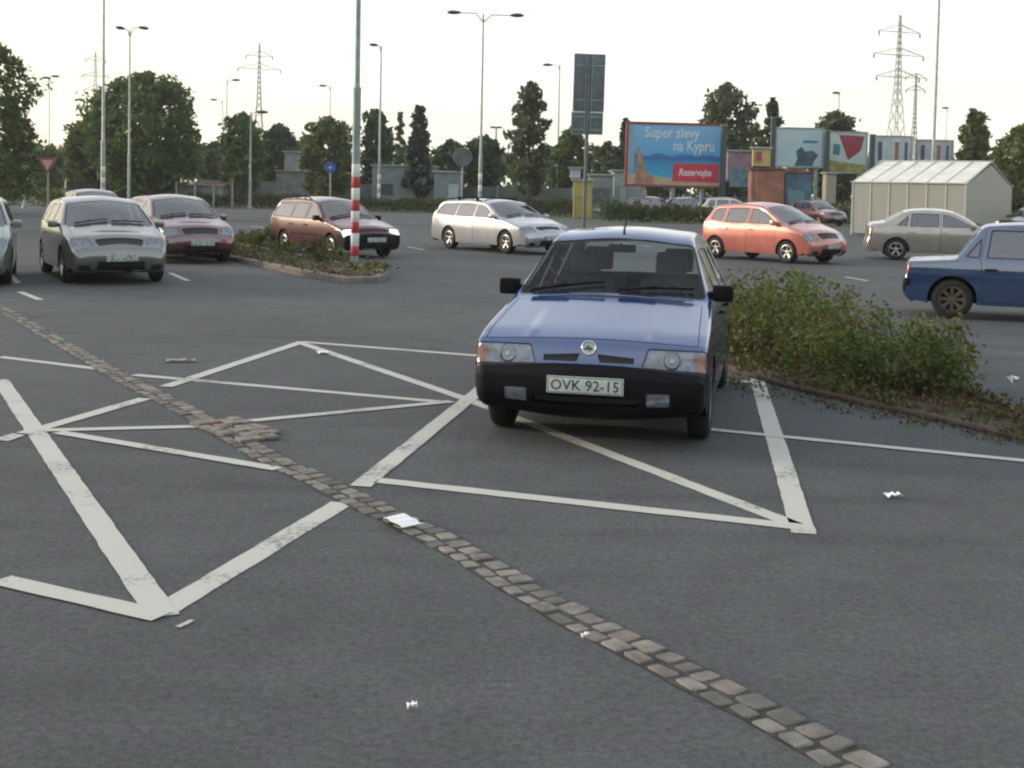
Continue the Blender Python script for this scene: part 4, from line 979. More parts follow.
hedge('low_hedge','small green hedge right of the concrete block', G(190,206), G(226,207), 1.1, 1.4, 'hedge', 26)
hedge('low_hedge','bright green bush line under the billboard with the red shape', G(818,222), G(850,224), 1.4, 1.5, 'yellow', 27)
hedge('low_hedge','yellowish bush line right of the white shelter', G(1012,222), G(1100,226), 1.3, 1.6, 'yellow', 28)

# leafy bushes growing in the bed beside the blue car
def bush(name, label, pos, hgt, rad, seed, leaf='shrub', group=None, nst=15, lsz=.030, m2='dry', fr=.12):
    rng = random.Random(seed); root = thing(name, label, 'bush', (pos.x, pos.y, .03), 0, group); mb = MB(); pts = []
    for k in range(nst):
        a = rng.uniform(0, 6.28); rr = rad*math.sqrt(rng.random()); ht = hgt*rng.uniform(.55, 1.12)*(1-.35*(rr/rad)**2); b0 = Vector((math.cos(a)*rr*.45, math.sin(a)*rr*.45, 0)); b1 = Vector((math.cos(a)*rr*.8, math.sin(a)*rr*.8, ht*.55)); b2 = Vector((math.cos(a)*rr*1.15+rng.uniform(-.06, .06), math.sin(a)*rr*1.15+rng.uniform(-.06, .06), ht))
        mb.tube([b0, b1, b2], [.009, .006, .002], 4)
        n = int(ht*110)+14
        for j in range(n):
            t = rng.random()**.75; p = b0.lerp(b1, t*2) if t < .5 else b1.lerp(b2, t*2-1); sp_ = .10*(1.15-t*.7)+.015
            pts.append(p+Vector((rng.gauss(0, sp_), rng.gauss(0, sp_), rng.gauss(0, .03))))
    pts = [p if p.z > .01 else Vector((p.x, p.y, .02)) for p in pts]
    leaves('foliage', pts, lsz, LF[leaf], root, rng, flat=.2, m2=LF[m2], frac2=fr); mb.build('stems', M['bark'], root); return root
BP = [(742,345,.95,.50),(752,360,.85,.42),(778,340,1.0,.48),(786,366,.80,.42),(815,352,.88,.46),(822,378,.66,.38),(850,366,.80,.42),(860,388,.52,.34),(884,376,.74,.38),(898,396,.50,.32),(915,385,.74,.38),(936,398,.66,.36),(952,390,.72,.36),(745,325,.95,.5),(790,325,.80,.45),(835,340,.70,.4)]
BW = ['tallest leafy bush beside the rear door of the blue hatchback','dark bush at the near left corner of the planting bed','tall bush with thin upright shoots second in the row from the blue hatchback','bushy clump on the near side of the bed left of its middle','upright bush in the middle left of the bed','low spreading bush at the front edge near the middle of the bed','mid height bush in the middle of the bed','low dark bush hugging the front kerb right of the middle','loose bush with pale shoots in the right half of the bed','low bush on the front kerb in the right half of the bed','bright green bush before the dark blue saloon','rounded green bush near the right end of the row','last bush at the right end of the row with arching shoots','bush at the far left of the bed showing behind the blue hatchback mirror','pale twiggy bush on the far side of the bed left part','pale twiggy bush on the far side of the bed middle part']
for i, (u, v, h_, r_) in enumerate(BP):
    bush('leafy_bush', BW[i], G(u, v), h_*.90*(.85+.3*((i*37)%10)/10), r_*.95, 300+i, leaf='shrub' if i%3 else 'shrub_pale', group='bushes in the planting bed', nst=14, fr=.06+.12*(i%4 == 1))
IS = [(268,250,.62,.55,'round green bush on the kerbed island behind the maroon hatchback'),(250,247,.5,.4,'small bush at the left part of the kerbed island'),(284,256,.45,.45,'low bush in the middle of the kerbed island'),(320,262,.50,.5,'yellow green tuft bush left of the striped pole on the island'),(332,265,.32,.4,'reddish creeping bush at the foot of the striped pole'),(236,246,.35,.3,'tiny bush at the left end of the island by the maroon hatchback'),(368,271,.14,.5,'flat ground hugging bush at the tip of the island')]
for i, (u, v, h_, r_, lb) in enumerate(IS): bush('island_bush', lb, G(u, v), h_, r_, 400+i, group='bushes on the kerbed island', lsz=.045, nst=14, fr=.3)
# fallen leaves and weeds along the beds
def island_weeds():
    rng = random.Random(19)
    for nm, src, hb, N_ in (('island_weeds', isl, .09, 2600), ('bed_weeds', bed, .03, 9000)):
        pts = []; P = [(p.x, p.y) for p in src]
        xs = [p[0] for p in P]; ysl = [p[1] for p in P]
        while len(pts) < N_:
            x = rng.uniform(min(xs), max(xs)); y = rng.uniform(min(ysl), max(ysl))
            if not pip(x, y, P): continue
            d = noise.noise(Vector((x*1.3, y*1.3, 0)))
            if d < -.05 and rng.random() < .8: continue
            pts.append(Vector((x, y, hb+max(0, d)*.5*rng.random()+.03*rng.random())))
        tag(leaves(nm, pts, .05 if nm[0] == 'i' else .028, LF['shrub'], None, rng, m2=LF['dry'], frac2=.45), None, None, kind='stuff')
island_weeds()
def litter():
    rng = random.Random(9); pts = []
    for i in range(800):
        t = rng.random(); u = lerp(722, 1030, t); v = lerp(378, 440, t)+rng.gauss(0, 5)+2; p = G(u, v); p.z = rng.uniform(.006, .03); pts.append(p)
    for i in range(1300):
        u = rng.uniform(745, 1030); t = (u-722)/308; v = lerp(372, 432, t)-rng.uniform(0, 22); p = G(u, v); p.z = rng.uniform(.07, .11); pts.append(p)
    tag(leaves('fallen_leaves', pts, .022, LF['dry'], None, rng, flat=.0, m2=LF['shrub'], frac2=.3), None, None, kind='stuff')
litter()

# ------------------------------------------------------------------ poles and lamps
def lamp_head(root, pos, ang):
    R = Matrix.Translation(pos) @ Matrix.Rotation(ang, 4, 'Z'); mb = MB(); vs = []; n = 10; rows = [(-.42, .03, .03), (-.32, .13, .10), (0, .21, .15), (.27, .17, .12), (.42, .05, .04)]
    for (x, wv, h_) in rows:
        for k in range(n): a = 2*math.pi*k/n; vs.append(R @ Vector((x, wv*math.cos(a), h_*math.sin(a)*(1 if math.sin(a) > 0 else .7))))
    mb.add(vs, [(r*n+k, r*n+(k+1)%n, (r+1)*n+(k+1)%n, (r+1)*n+k) for r in range(4) for k in range(n)]+[tuple(range(n)), tuple(range(4*n, 5*n))], 0, True)
    return mb.build('lamp_head', M['lamp'], root)
def street_lamp(label, u, D, H, arms, m='galv', r0=.10, stripes=False, group='street lamps', tilt=(0, 0)):
    p = at(u, 190, D); root = thing('street_lamp', label, 'street lamp', (p.x, D, 0), 0, group); root.rotation_euler = (0, tilt[0], 0); mb = MB()
    mb.tube([(0, 0, 0), (0, 0, H*.3)], [r0, r0], 10); mb.tube([(0, 0, H*.3), (0, 0, H*.3+.12), (0, 0, H)], [r0, r0*.72, r0*.5], 10); mb.tube([(0, 0, 0), (0, 0, .25)], [r0*1.5, r0*1.4], 10)
    mb.build('pole', M[m], root)
    if arms:
        mb = MB()
        for (dx, dy, dz) in arms: mb.tube([(0, 0, H-.5), (dx*.25, dy*.25, H+dz*.7), (dx*.8, dy*.8, H+dz)], [.04, .035, .03], 6)
        mb.build('arm', M[m], root)
        for (dx, dy, dz) in arms: lamp_head(root, Vector((dx, dy, H+dz)), math.atan2(dy, dx))
    if stripes:
        for k in range(3): mb = MB(); mb.lathe([(r0+.001, .9+k*.7), (r0+.006, .91+k*.7), (r0+.006, 1.25+k*.7), (r0+.001, 1.26+k*.7)], 12, m=0); mb.build('reflective_band', M['white'], root)
    return root
def Hof(u, v, D): return at(u, v, D).z
# foreground striped pole
p = G(354.5, 268); D0 = p.y; root = thing('striped_lamp_pole', 'tall grey pole with red and white bands standing on the kerbed island', 'pole', (p.x, D0, .06)); r0 = .085
mb = MB(); z1 = Hof(355, 89, D0)-.06; mb.tube([(0, 0, 0), (0, 0, z1)], [r0, r0], 16); mb.tube([(0, 0, z1), (0, 0, z1+.07), (0, 0, 12)], [r0, r0*.70, r0*.42], 16); mb.tube([(0, 0, z1-.03), (0, 0, z1+.02)], [r0*1.06, r0*1.06], 16); mb.build('pole', M['galv2'], root)
ys = [254, 241.5, 222, 201, 185.5, 177, 163.5]; zz = [Hof(355, y, D0)-.06 for y in (256, 246, 233, 222, 211, 200, 188, 177, 164)]
for k in range(len(zz)-1):
    mb = MB(); mb.lathe([(r0+.001, zz[k]), (r0+.004, zz[k]+.004), (r0+.004, zz[k+1]-.004), (r0+.001, zz[k+1])], 20); mb.build('red_band' if k % 2 == 0 else 'white_band', M['redp'] if k % 2 == 0 else M['white'], root)
mb = MB(); mb.tube([(-.9, 0, 12.0), (0, 0, 12.15), (.9, 0, 12.0)], .03, 6); mb.build('arm', M['galv2'], root); lamp_head(root, Vector((-1.1, 0, 12)), 0); lamp_head(root, Vector((1.1, 0, 12)), 0)
# lamp posts further off: label, x, distance, height from the tip
def L1(label, u, vtop, D, arms, **k): return street_lamp(label, u, D, Hof(u, vtop, D), arms, **k)
L1('white twin headed street lamp behind the silver estate car', 480, 14, 75, [(-1.75, 0, .05), (2.0, 0, -.05)], r0=.11, stripes=True)
L1('slim single headed lamp right of the tall airy tree', 557, 64, 104, [(-1.0, 0, -.1)], r0=.11)
L1('slim single headed lamp just right of the striped pole', 379, 46, 95, [(-.5, -.5, .0)], stripes=True, r0=.12)
L1('grey lamp post rising in front of the left flank of the huge round tree', 103, -14, 80, [(-1.2, 0, .1), (1.2, 0, .1)], r0=.14, stripes=True)
L1('twin headed lamp whose post crosses the middle of the huge round tree', 129, 30, 84, [(-.35, -.9, .0), (.65, .9, .25)], r0=.10)
L1('faint lamp standing right of the left edge tree', 49, 78, 120, [(-.3, 0, .0), (.4, .5, .2)], r0=.08)
L1('grey post in front of the tall left edge tree', 25, 118, 74, [(-.6, 0, 0)], r0=.12)
L1('slim lamp left of the dark round tree', 226, 80, 125, [(.9, 0, .0)], r0=.09)
L1('shorter slim lamp with its head turned left, right of the huge round tree', 222, 100, 150, [(-1.1, 0, .0)], r0=.09)
L1('grey post in front of the dark round tree right of the huge one', 250, 112, 88, [(.8, 0, 0)], r0=.11)
L1('distant lamp with a reddish head left of the striped pole', 329, 86, 132, [(-.8, 0, .0)], r0=.09)
L1('distant lamp right of the second billboard', 836, 93, 125, [(-.3, 0, .0)], r0=.09)
L1('distant small lamp right of the tall mast', 944, 108, 145, [(-.2, 0, .0)], r0=.08)
L1('tall grey mast behind the white shelter reaching out of the picture', 932, -20, 85, [(-1.2, 0, .1), (1.2, 0, .1)], r0=.15, group=None)
def simple_post(name, label, cat, u, D, vtop, r, m, group=None):
    p = at(u, 190, D); root = thing(name, label, cat, (p.x, D, 0), 0, group); mb = MB(); mb.tube([(0, 0, 0), (0, 0, Hof(u, vtop, D))], [r, r*.9], 8); mb.build('post', m, root); return root
# T shaped antenna mast
p = at(495, 190, 190); root = thing('antenna_mast', 'thin mast with a T shaped top left of the tall airy tree', 'mast', (p.x, 190, 0)); Hh = Hof(495, 127, 190); mb = MB(); mb.tube([(0, 0, 0), (0, 0, Hh)], .14, 6); mb.build('post', M['galv'], root); mb = MB(); mb.box((-.9, -.1, Hh-.2), (.9, .1, Hh+.1)); mb.build('crossbar', M['lamp'], root)

# ------------------------------------------------------------------ pylons
def pylon(label, u, D, vtop, arms, wb, m):
    H = Hof(u, vtop, D); p = at(u, 190, D); root = thing('electricity_pylon', label, 'pylon', (p.x, D, 0), .35, 'electricity pylons'); mb = MB(); t = .075*D/230
    def wz(z): return lerp(wb, wb*.22, min(1, z/(H*.62))) if z < H*.62 else lerp(wb*.22, .25, (z-H*.62)/(H*.38))
    zs = [0]; 
    while zs[-1] < H: zs.append(zs[-1]+max(1.2, wz(zs[-1])*1.5))
    zs[-1] = H; cor = ((-1,-1),(1,-1),(1,1),(-1,1))
    for i in range(len(zs)-1):
        a, b = zs[i], zs[i+1]; A = [Vector((x*wz(a)/2, y*wz(a)/2, a)) for x, y in cor]; B = [Vector((x*wz(b)/2, y*wz(b)/2, b)) for x, y in cor]
        for k in range(4):
            mb.tube([A[k], B[k]], t, 4, cap=False); mb.tube([A[k], B[(k+1)%4]], t*.6, 4, cap=False); mb.tube([A[(k+1)%4], B[k]], t*.6, 4, cap=False)
    mb.build('lattice_tower', m, root)
    for (v, half) in arms:
        z = Hof(u, v, D); mb = MB()
        for sg in (1, -1):
            tip = Vector((sg*half, 0, z)); 
            for y in (-1, 1): mb.tube([Vector((sg*wz(z)/2, y*wz(z)/2, z)), tip], t*.8, 4, cap=False); mb.tube([Vector((sg*wz(z+1)/2, y*wz(z+1)/2, z+1.3)), tip], t*.8, 4, cap=False)
            for q in (.35, .65): mb.tube([Vector((sg*half*q, 0, z)), Vector((sg*half*q, 0, z+1.3*(1-q)))], t*.5, 4)
        ar = mb.build('cross_arm', m, root)
        for sg in (1, -1):
            mb = MB(); mb.lathe([(.02, z), (.16, z-.2), (.10, z-.4), (.18, z-.6), (.02, z-.9)], 8, mat=Matrix.Translation((sg*half*.97, 0, 0))); mb.build('insulator', M['lamp'], ar)
    return root
steel_far = mat('pylon_steel', (.30, .33, .33), .6, metal=.2, var=.1)
pylon('electricity pylon with three pairs of arms above the white shelter', 894, 230, 15, [(32, 4.6), (55, 5.6), (77, 4.8)], 4.2, steel_far)
pylon('electricity pylon left of centre above the dark round trees', 258, 300, 43, [(56, 3.2), (69, 5.2)], 4.0, steel_far)
pylon('faint far pylon beside the top left of the huge round tree', 95, 380, 52, [(60, 3.0), (76, 4.0), (90, 3.4)], 5.0, steel_far)
pylon('thin pylon right behind the foot of the large right pylon', 912, 330, 74, [(78, 3.4), (90, 3.0)], 3.0, steel_far)

# ------------------------------------------------------------------ traffic signs
def plate_on(root, name, lo, hi, m, bev=.02): mb = MB(); mb.box(lo, hi, bev=bev); return mb.build(name, m, root)
# tall direction sign seen from behind
p = G(584, 232); Ds = 44.0; p = at(583.5, 228, Ds); root = thing('direction_sign', 'tall two panel sign on a pole seen from its grey back, above the blue hatchback', 'sign', (p.x, Ds, 0)); root.rotation_euler = (0, math.radians(.6), .06)
k_ = Ds/F_PX
mb = MB(); mb.tube([(0, 0, 0), (0, 0, Hof(588, 56, Ds))], .065, 10); mb.build('pole', mat('dull_pole', (.13, .15, .16), .6, metal=.3, var=.2), root)
zt, zm, zb = Hof(588, 54, Ds), Hof(588, 112, Ds), Hof(588, 134, Ds)
for nm, z0, z1, x0, x1 in (('sign_panel', zm+.02, zt, -14.5*k_, 16.0*k_), ('sign_panel', zb, zm-.02, -15.5*k_, 15.5*k_)):
    o = plate_on(root, nm, (x0, .07, z0), (x1, .10, z1), M['signback'], .008); mb = MB()
    for (a, b) in (((x0, z0), (x1, z0)), ((x1, z0), (x1, z1)), ((x1, z1), (x0, z1)), ((x0, z1), (x0, z0))): mb.tube([(a[0], .065, a[1]), (b[0], .065, b[1])], .022, 4)
    for x in (-.09, .12): mb.box((x-.02, .03, z0+.02), (x+.02, .07, z1-.02))
    for zc in (lerp(z0, z1, .2), lerp(z0, z1, .8)): mb.box((x0+.03, .045, zc-.025), (x1-.03, .069, zc+.025))
    mb.build('panel_frame', M['galv2'], o)
def round_sign(label, u, v, D, rpx, face, back=True, ring=None, glyph=None):
    p = at(u, v, D); root = thing('round_sign', label, 'sign', (p.x, D, 0)); R = Matrix.Translation((0, -.05, p.z)); r = rpx/F_PX*D
    mb = MB(); mb.tube([(0, 0, 0), (0, 0, p.z+r*.7)], .04, 8); mb.build('post', M['galv'], root)
    mb = MB(); mb.lathe([(0, -.012), (r, -.012), (r+.008, 0), (r, .012), (0, .012)], 32, 'Y', mat=R); o = mb.build('sign_disc', face, root)
    if glyph:
        mb = MB(); s = r*.55
        for a, b in glyph: mb.box((a[0]*s, -.072, p.z+a[1]*s), (b[0]*s, -.064, p.z+b[1]*s))
        mb.build('arrow', M['white'], o)
round_sign('round grey sign seen from behind, rising above the roof of the silver estate car', 462.5, 157, 60, 9.5, M['signback'])
round_sign('small round blue sign with a white arrow left of the striped pole', 330.5, 167.5, 66, 5.5, mat('sign_blue', (.03, .09, .35), .5), glyph=[((-.6, -.12), (.6, .14)), ((-.12, -.6), (.14, .6))])
p = at(48, 166, 58); root = thing('warning_sign', 'faded red triangular sign on a post at the left between the trees', 'sign', (p.x, 58, 0)); mb = MB(); mb.tube([(0, 0, 0), (0, 0, p.z+.3)], .04, 8); mb.build('post', M['galv'], root)
mb = MB(); q = MB(); q.prism([(-.42, .36), (.42, .36), (0, -.38)], -.01, .01); R = Matrix.Translation((0, -.06, p.z)) @ Matrix.Rotation(math.pi/2, 4, 'X'); mb.add([R @ Vector(v) for v in q.v], q.f); mb.build('sign_plate', mat('faded_red', (.30, .08, .09), .6, var=.3), root)
mb = MB(); q = MB(); q.prism([(-.25, .27), (.25, .27), (0, -.19)], -.004, .004); R = Matrix.Translation((0, -.078, p.z)) @ Matrix.Rotation(math.pi/2, 4, 'X'); mb.add([R @ Vector(v) for v in q.v], q.f); mb.build('sign_face', mat('faded_pink', (.5, .3, .3), .6), root)

# ------------------------------------------------------------------ billboards and kiosks
def flat_mat(name, col, var=.1, sc=1.5): return mat(name, col, .6, var=var, vscale=sc)
def billboard(name, label, u0, u1, v0, v1, D, yaw=0, frame=M['galv'], legs=((.2, .8)), legr=.14, fw=.10, thick=.35, face=None):
    c = at((u0+u1)/2, (v0+v1)/2, D); Wd = (u1-u0)/F_PX*D/math.cos(yaw); H = (v1-v0)/F_PX*D; root = thing(name, label, 'billboard', (c.x, D, 0), yaw)
    z0 = c.z-H/2; z1 = c.z+H/2; mb = MB(); mb.box((-Wd/2, .0, z0), (Wd/2, thick, z1)); mb.build('backing_box', M['concrete'], root)
    fm = MB()
    for lo, hi in (((-Wd/2-fw, -.06, z1), (Wd/2+fw, thick+.02, z1+fw)), ((-Wd/2-fw, -.06, z0-fw), (Wd/2+fw, thick+.02, z0)), ((-Wd/2-fw, -.06, z0), (-Wd/2, thick+.02, z1)), ((Wd/2, -.06, z0), (Wd/2+fw, thick+.02, z1))): fm.box(lo, hi)
    fm.build('frame', frame, root)
    for f in legs: mb = MB(); x = lerp(-Wd/2, Wd/2, f); mb.tube([(x, thick*.5, 0), (x, thick*.5, z0+.05)], legr, 8); mb.build('leg', M['galv2'], root)
    return root, Wd, H, z0
def poster_poly(root, name, poly, Wd, H, z0, y, m):
    mb = MB(); vs = [(lerp(-Wd/2, Wd/2, a), y, z0+b*H) for a, b in poly]+[(lerp(-Wd/2, Wd/2, a), y-.003, z0+b*H) for a, b in poly]; n = len(poly)
    mb.add(vs, [tuple(range(n)), tuple(range(n, 2*n))[::-1]]+[(i, (i+1)%n, n+(i+1)%n, n+i) for i in range(n)]); return mb.build(name, m, root)
# main blue advertisement
root, Wd, H, z0 = billboard('billboard', 'large blue travel billboard with white lettering and a red box, framed in dark red', 627.5, 720, 125, 185, 80, 0, frame=mat('frame_red', (.25, .03, .04), .5), fw=.14, legs=(.18, .5, .82), legr=.16)
root.rotation_euler = (0, math.radians(.3), .02)
def ad_sky():
    m = bpy.data.materials.new('poster_blue'); m.use_nodes = True; n = m.node_tree; L = n.links.new; b = n.nodes['Principled BSDF']; tc = n.nodes.new('ShaderNodeTexCoord'); sx = n.nodes.new('ShaderNodeSeparateXYZ'); L(tc.outputs['Object'], sx.inputs[0])
    mr = n.nodes.new('ShaderNodeMapRange'); mr.inputs[1].default_value = z0; mr.inputs[2].default_value = z0+H; L(sx.outputs[2], mr.inputs[0])
    nz = n.nodes.new('ShaderNodeTexNoise'); nz.inputs['Scale'].default_value = .9; L(tc.outputs['Object'], nz.inputs[0]); ad = n.nodes.new('ShaderNodeMath'); ad.operation = 'MULTIPLY_ADD'; ad.inputs[1].default_value = .18; L(nz.outputs[0], ad.inputs[0]); L(mr.outputs[0], ad.inputs[2])
    cr = n.nodes.new('ShaderNodeValToRGB'); cr.color_ramp.elements[0].position = .22; cr.color_ramp.elements[0].color = (.03, .34, .58, 1); cr.color_ramp.elements[1].position = 1.05; cr.color_ramp.elements[1].color = (.20, .42, .66, 1)
    e = cr.color_ramp.elements.new(.50); e.color = (.03, .22, .42, 1); e = cr.color_ramp.elements.new(.515); e.color = (.022, .12, .36, 1); e = cr.color_ramp.elements.new(.585); e.color = (.03, .17, .44, 1); e = cr.color_ramp.elements.new(.61); e.color = (.09, .37, .66, 1)
    L(ad.outputs[0], cr.inputs[0]); L(cr.outputs[0], b.inputs['Base Color']); b.inputs['Roughness'].default_value = .5; return m
ps = poster_poly(root, 'poster', [(0, 0), (1, 0), (1, 1), (0, 1)], Wd, H, z0, -.004, ad_sky())
poster_poly(ps, 'beach', [(0, .0), (1, .0), (1, .05), (.55, .09), (.30, .15), (.0, .19)], Wd, H, z0, -.012, flat_mat('poster_sand', (.42, .38, .24)))
poster_poly(ps, 'rock', [(.07, .0), (.30, .0), (.28, .14), (.20, .20), (.16, .45), (.13, .62), (.10, .60), (.10, .30)], Wd, H, z0, -.020, flat_mat('poster_rock', (.38, .20, .12), .35, 3))
poster_poly(ps, 'pale_margin', [(0, .19), (.06, .17), (.085, .6), (.05, 1), (0, 1)], Wd, H, z0, -.016, flat_mat('poster_pale', (.20, .36, .48)))
poster_poly(ps, 'red_box', [(.49, .06), (.985, .06), (.985, .36), (.49, .36)], Wd, H, z0, -.020, flat_mat('poster_red', (.55, .03, .06)))
pw = flat_mat('poster_white', (.62, .70, .72), .05)
for txt, x, z, s, w_ in (('Super slevy', .47, .785, .95, 3.5), ('na Kypru', .71, .575, .95, 2.6), ('Rezervujte', .73, .165, .62, 2.1)):
    t = text_obj(txt, s, pw, 'lettering', ps, depth=.004, width=w_, bold=.012, shear=.25 if 'R' in txt else 0); t.location = (lerp(-Wd/2, Wd/2, x), -.032, z0+z*H); t.rotation_euler = (math.pi/2, 0, 0)
# pale blue billboard
root, Wd, H, z0 = billboard('billboard', 'pale blue billboard with a dark blurred figure between two dark posts', 777, 822, 129, 166, 88, 0, legs=(.1, .9)); ps = poster_poly(root, 'poster', [(0, 0), (1, 0), (1, 1), (0, 1)], Wd, H, z0, -.004, mat('poster_pale_blue', (.36, .54, .62), .6, col2=(.48, .60, .62), vscale=.8))
poster_poly(ps, 'dark_figure', [(.40, .0), (.80, .0), (.82, .12), (.92, .30), (.80, .42), (.62, .40), (.55, .52), (.42, .40), (.46, .2)], Wd, H, z0, -.012, flat_mat('poster_dark_blue', (.05, .10, .16), .4, 2)); poster_poly(ps, 'streak', [(.55, .62), (.88, .62), (.92, .68), (.6, .70)], Wd, H, z0, -.012, flat_mat('poster_mid_blue', (.06, .20, .34)))
# billboard with the red shape
root, Wd, H, z0 = billboard('billboard', 'white billboard with a big dark red pointed shape and a yellow green lower strip', 829, 866, 133, 172, 90, 0, legs=(.15, .85)); ps = poster_poly(root, 'poster', [(0, 0), (1, 0), (1, 1), (0, 1)], Wd, H, z0, -.004, flat_mat('poster_pale_green', (.46, .58, .57)))
poster_poly(ps, 'red_shape', [(.25, .95), (.95, .92), (.85, .55), (.52, .30), (.42, .55)], Wd, H, z0, -.012, flat_mat('poster_maroon', (.30, .035, .07), .3, 2)); poster_poly(ps, 'yellow_strip', [(0, 0), (1, 0), (1, .18), (0, .30)], Wd, H, z0, -.012, flat_mat('poster_olive', (.30, .28, .08), .4, 2)); poster_poly(ps, 'teal_patch', [(.1, .45), (.28, .42), (.3, .7), (.12, .72)], Wd, H, z0, -.012, flat_mat('poster_teal', (.05, .2, .26)))
# greyish hoardings above the shelter
for (u0, u1, v0, v1, cc, lb) in ((875, 911, 137, 163, (.48, .53, .56), 'pale grey blue hoarding just above the left part of the shelter roof'), (918, 952, 141, 162, (.42, .45, .50), 'grey hoarding with dark patches above the right part of the shelter roof')):
    root, Wd, H, z0 = billboard('hoarding', lb, u0, u1, v0, v1, 94, 0, legs=(.2, .8)); ps = poster_poly(root, 'poster', [(0, 0), (1, 0), (1, 1), (0, 1)], Wd, H, z0, -.004, flat_mat('hoarding_face', cc, .2, 1.2))
    for (a, b, c_) in ((.08, .2, (.06, .08, .12)), (.55, .66, (.30, .12, .10)), (.82, .9, (.08, .08, .1))): poster_poly(ps, 'panel_mark', [(a, .1), (b, .1), (b, .8), (a, .8)], Wd, H, z0, -.012, flat_mat('mark', c_))
# dark upright posts between the boards
for (u, v0, D, lb) in ((722.5, 126, 79, 'thick dark upright post at the right edge of the blue billboard'), (771.5, 118, 86, 'dark upright post left of the pale blue billboard'), (825.5, 131, 87, 'dark upright post between the pale blue board and the red shape board'), (870.5, 135, 88, 'dark upright post left of the hoardings above the shelter')):
    p = at(u, 190, D); root = thing('upright_post', lb, 'post', (p.x, D, 0), 0, 'dark posts between the billboards'); mb = MB(); zz_ = Hof(u, v0, D); mb.box((-.16, -.2, 0), (.16, .2, zz_), bev=.03); mb.build('column', mat('dark_teal_steel', (.035, .06, .065), .6), root); mb = MB(); mb.box((-.2, -.24, zz_), (.2, .24, zz_+.06)); mb.build('cap', M['galv2'], root)
def kiosk(name, label, cat, u0, u1, v0, v1, D, dep, wall, roof=None, over=.15, door=None, window=None, sign=None, yaw=0):
    a = at((u0+u1)/2, 190, D); Wd = (u1-u0)/F_PX*D; zt_ = Hof((u0+u1)/2, v0, D); root = thing(name, label, cat, (a.x, D+dep/2, 0), yaw); zb_ = max(0, Hof((u0+u1)/2, v1, D)) if v1 else 0
    mb = MB(); mb.box((-Wd/2, -dep/2, zb_), (Wd/2, dep/2, zt_-.12)); mb.build('wall', wall, root)
    mb = MB(); mb.box((-Wd/2-over, -dep/2-over, zt_-.12), (Wd/2+over, dep/2+over, zt_), bev=.02); mb.build('roof', roof or M['galv'], root)
    def pan(nm, fr, m, y=-.03):
        x0, x1, h0, h1 = fr; mb = MB(); mb.box((lerp(-Wd/2, Wd/2, x0), -dep/2+y, h0), (lerp(-Wd/2, Wd/2, x1), -dep/2-.002, h1)); o = mb.build(nm, m, root)
        fb = MB()
        for lo, hi in (((x0, h0), (x1, h0)), ((x0, h1), (x1, h1))): fb.box((lerp(-Wd/2, Wd/2, lo[0])-.04, -dep/2+y-.02, lo[1]-.03), (lerp(-Wd/2, Wd/2, hi[0])+.04, -dep/2+y+.01, lo[1]+.03))
        for x, in ((x0,), (x1,)): fb.box((lerp(-Wd/2, Wd/2, x)-.03, -dep/2+y-.021, h0), (lerp(-Wd/2, Wd/2, x)+.03, -dep/2+y+.011, h1))
        fb.build(nm+'_frame', M['galv2'], o); return o
    if door: pan('door', door[0], door[1])
    if window: pan('window', window[0], window[1])
    if sign: pan('sign_panel', sign[0], sign[1], -.06)
    return root
wg = flat_mat('grey_wall', (.20, .235, .245), .2); wl = flat_mat('pale_blue_panel', (.42, .50, .52)); dk = flat_mat('dark_opening', (.04, .055, .065), .3); yel = flat_mat('yellow_panel', (.40, .33, .08)); orr = flat_mat('brick_orange', (.32, .13, .09), .3)
kiosk('utility_building', 'grey flat roofed building with a white panel, left of the round grey sign', 'building', 372, 434, 165, None, 100, 5, wg, sign=((.68, .98, 2.0, 2.9), wl), window=((.1, .35, 1.0, 2.0), dk))
kiosk('utility_cabin', 'grey cabin with a tall pale door right of the flat roofed building', 'building', 434, 461, 171, None, 97, 4, wg, door=((.52, .92, .1, 2.1), wl))
kiosk('container', 'grey white box standing left of the blue billboard base', 'container', 614, 640, 170, None, 86, 4, flat_mat('pale_wall', (.34, .40, .41)), door=((.2, .5, .1, 2.1), wl))
kiosk('bus_stop_kiosk', 'grey glazed kiosk behind the pole of the tall sign', 'kiosk', 590, 613, 174, None, 82, 2.5, flat_mat('kiosk_grey', (.24, .28, .28)), window=((.1, .9, .9, 2.0), flat_mat('kiosk_glass', (.12, .17, .17), .3, 3)))
kiosk('vending_box', 'yellow box beside the glazed kiosk', 'box', 574, 592, 179, None, 80, 1.0, yel, door=((.1, .5, .1, 1.4), flat_mat('yellow_dark', (.35, .28, .05))))
kiosk('cabinet', 'small white raised cabinet behind the yellow box', 'cabinet', 570, 580, 167, 178, 88, .6, wl)
kiosk('market_stall', 'orange brown stall with a grey base under the pale blue billboard', 'stall', 757, 784, 168, None, 78, 3, orr, roof=flat_mat('stall_roof', (.10, .04, .05)), window=((.1, .9, .1, 1.0), flat_mat('grey_base', (.25, .26, .25))))
kiosk('market_stall', 'blue and dark stall with reddish roof behind the orange hatchback', 'stall', 785, 811, 171, None, 79, 3, flat_mat('blue_stall', (.07, .16, .24), .3), roof=flat_mat('red_roof', (.22, .05, .07)), window=((.15, .7, .8, 2.0), flat_mat('stall_window', (.13, .24, .32))))
kiosk('poster_box', 'pinkish and blue poster box right of the blue billboard', 'kiosk', 727, 752, 150, 181, 90, 1.2, flat_mat('pinkish', (.30, .20, .24), .3), sign=((.1, .95, 2.3, 3.6), flat_mat('blue_grey_poster', (.14, .24, .30), .4, 2)))
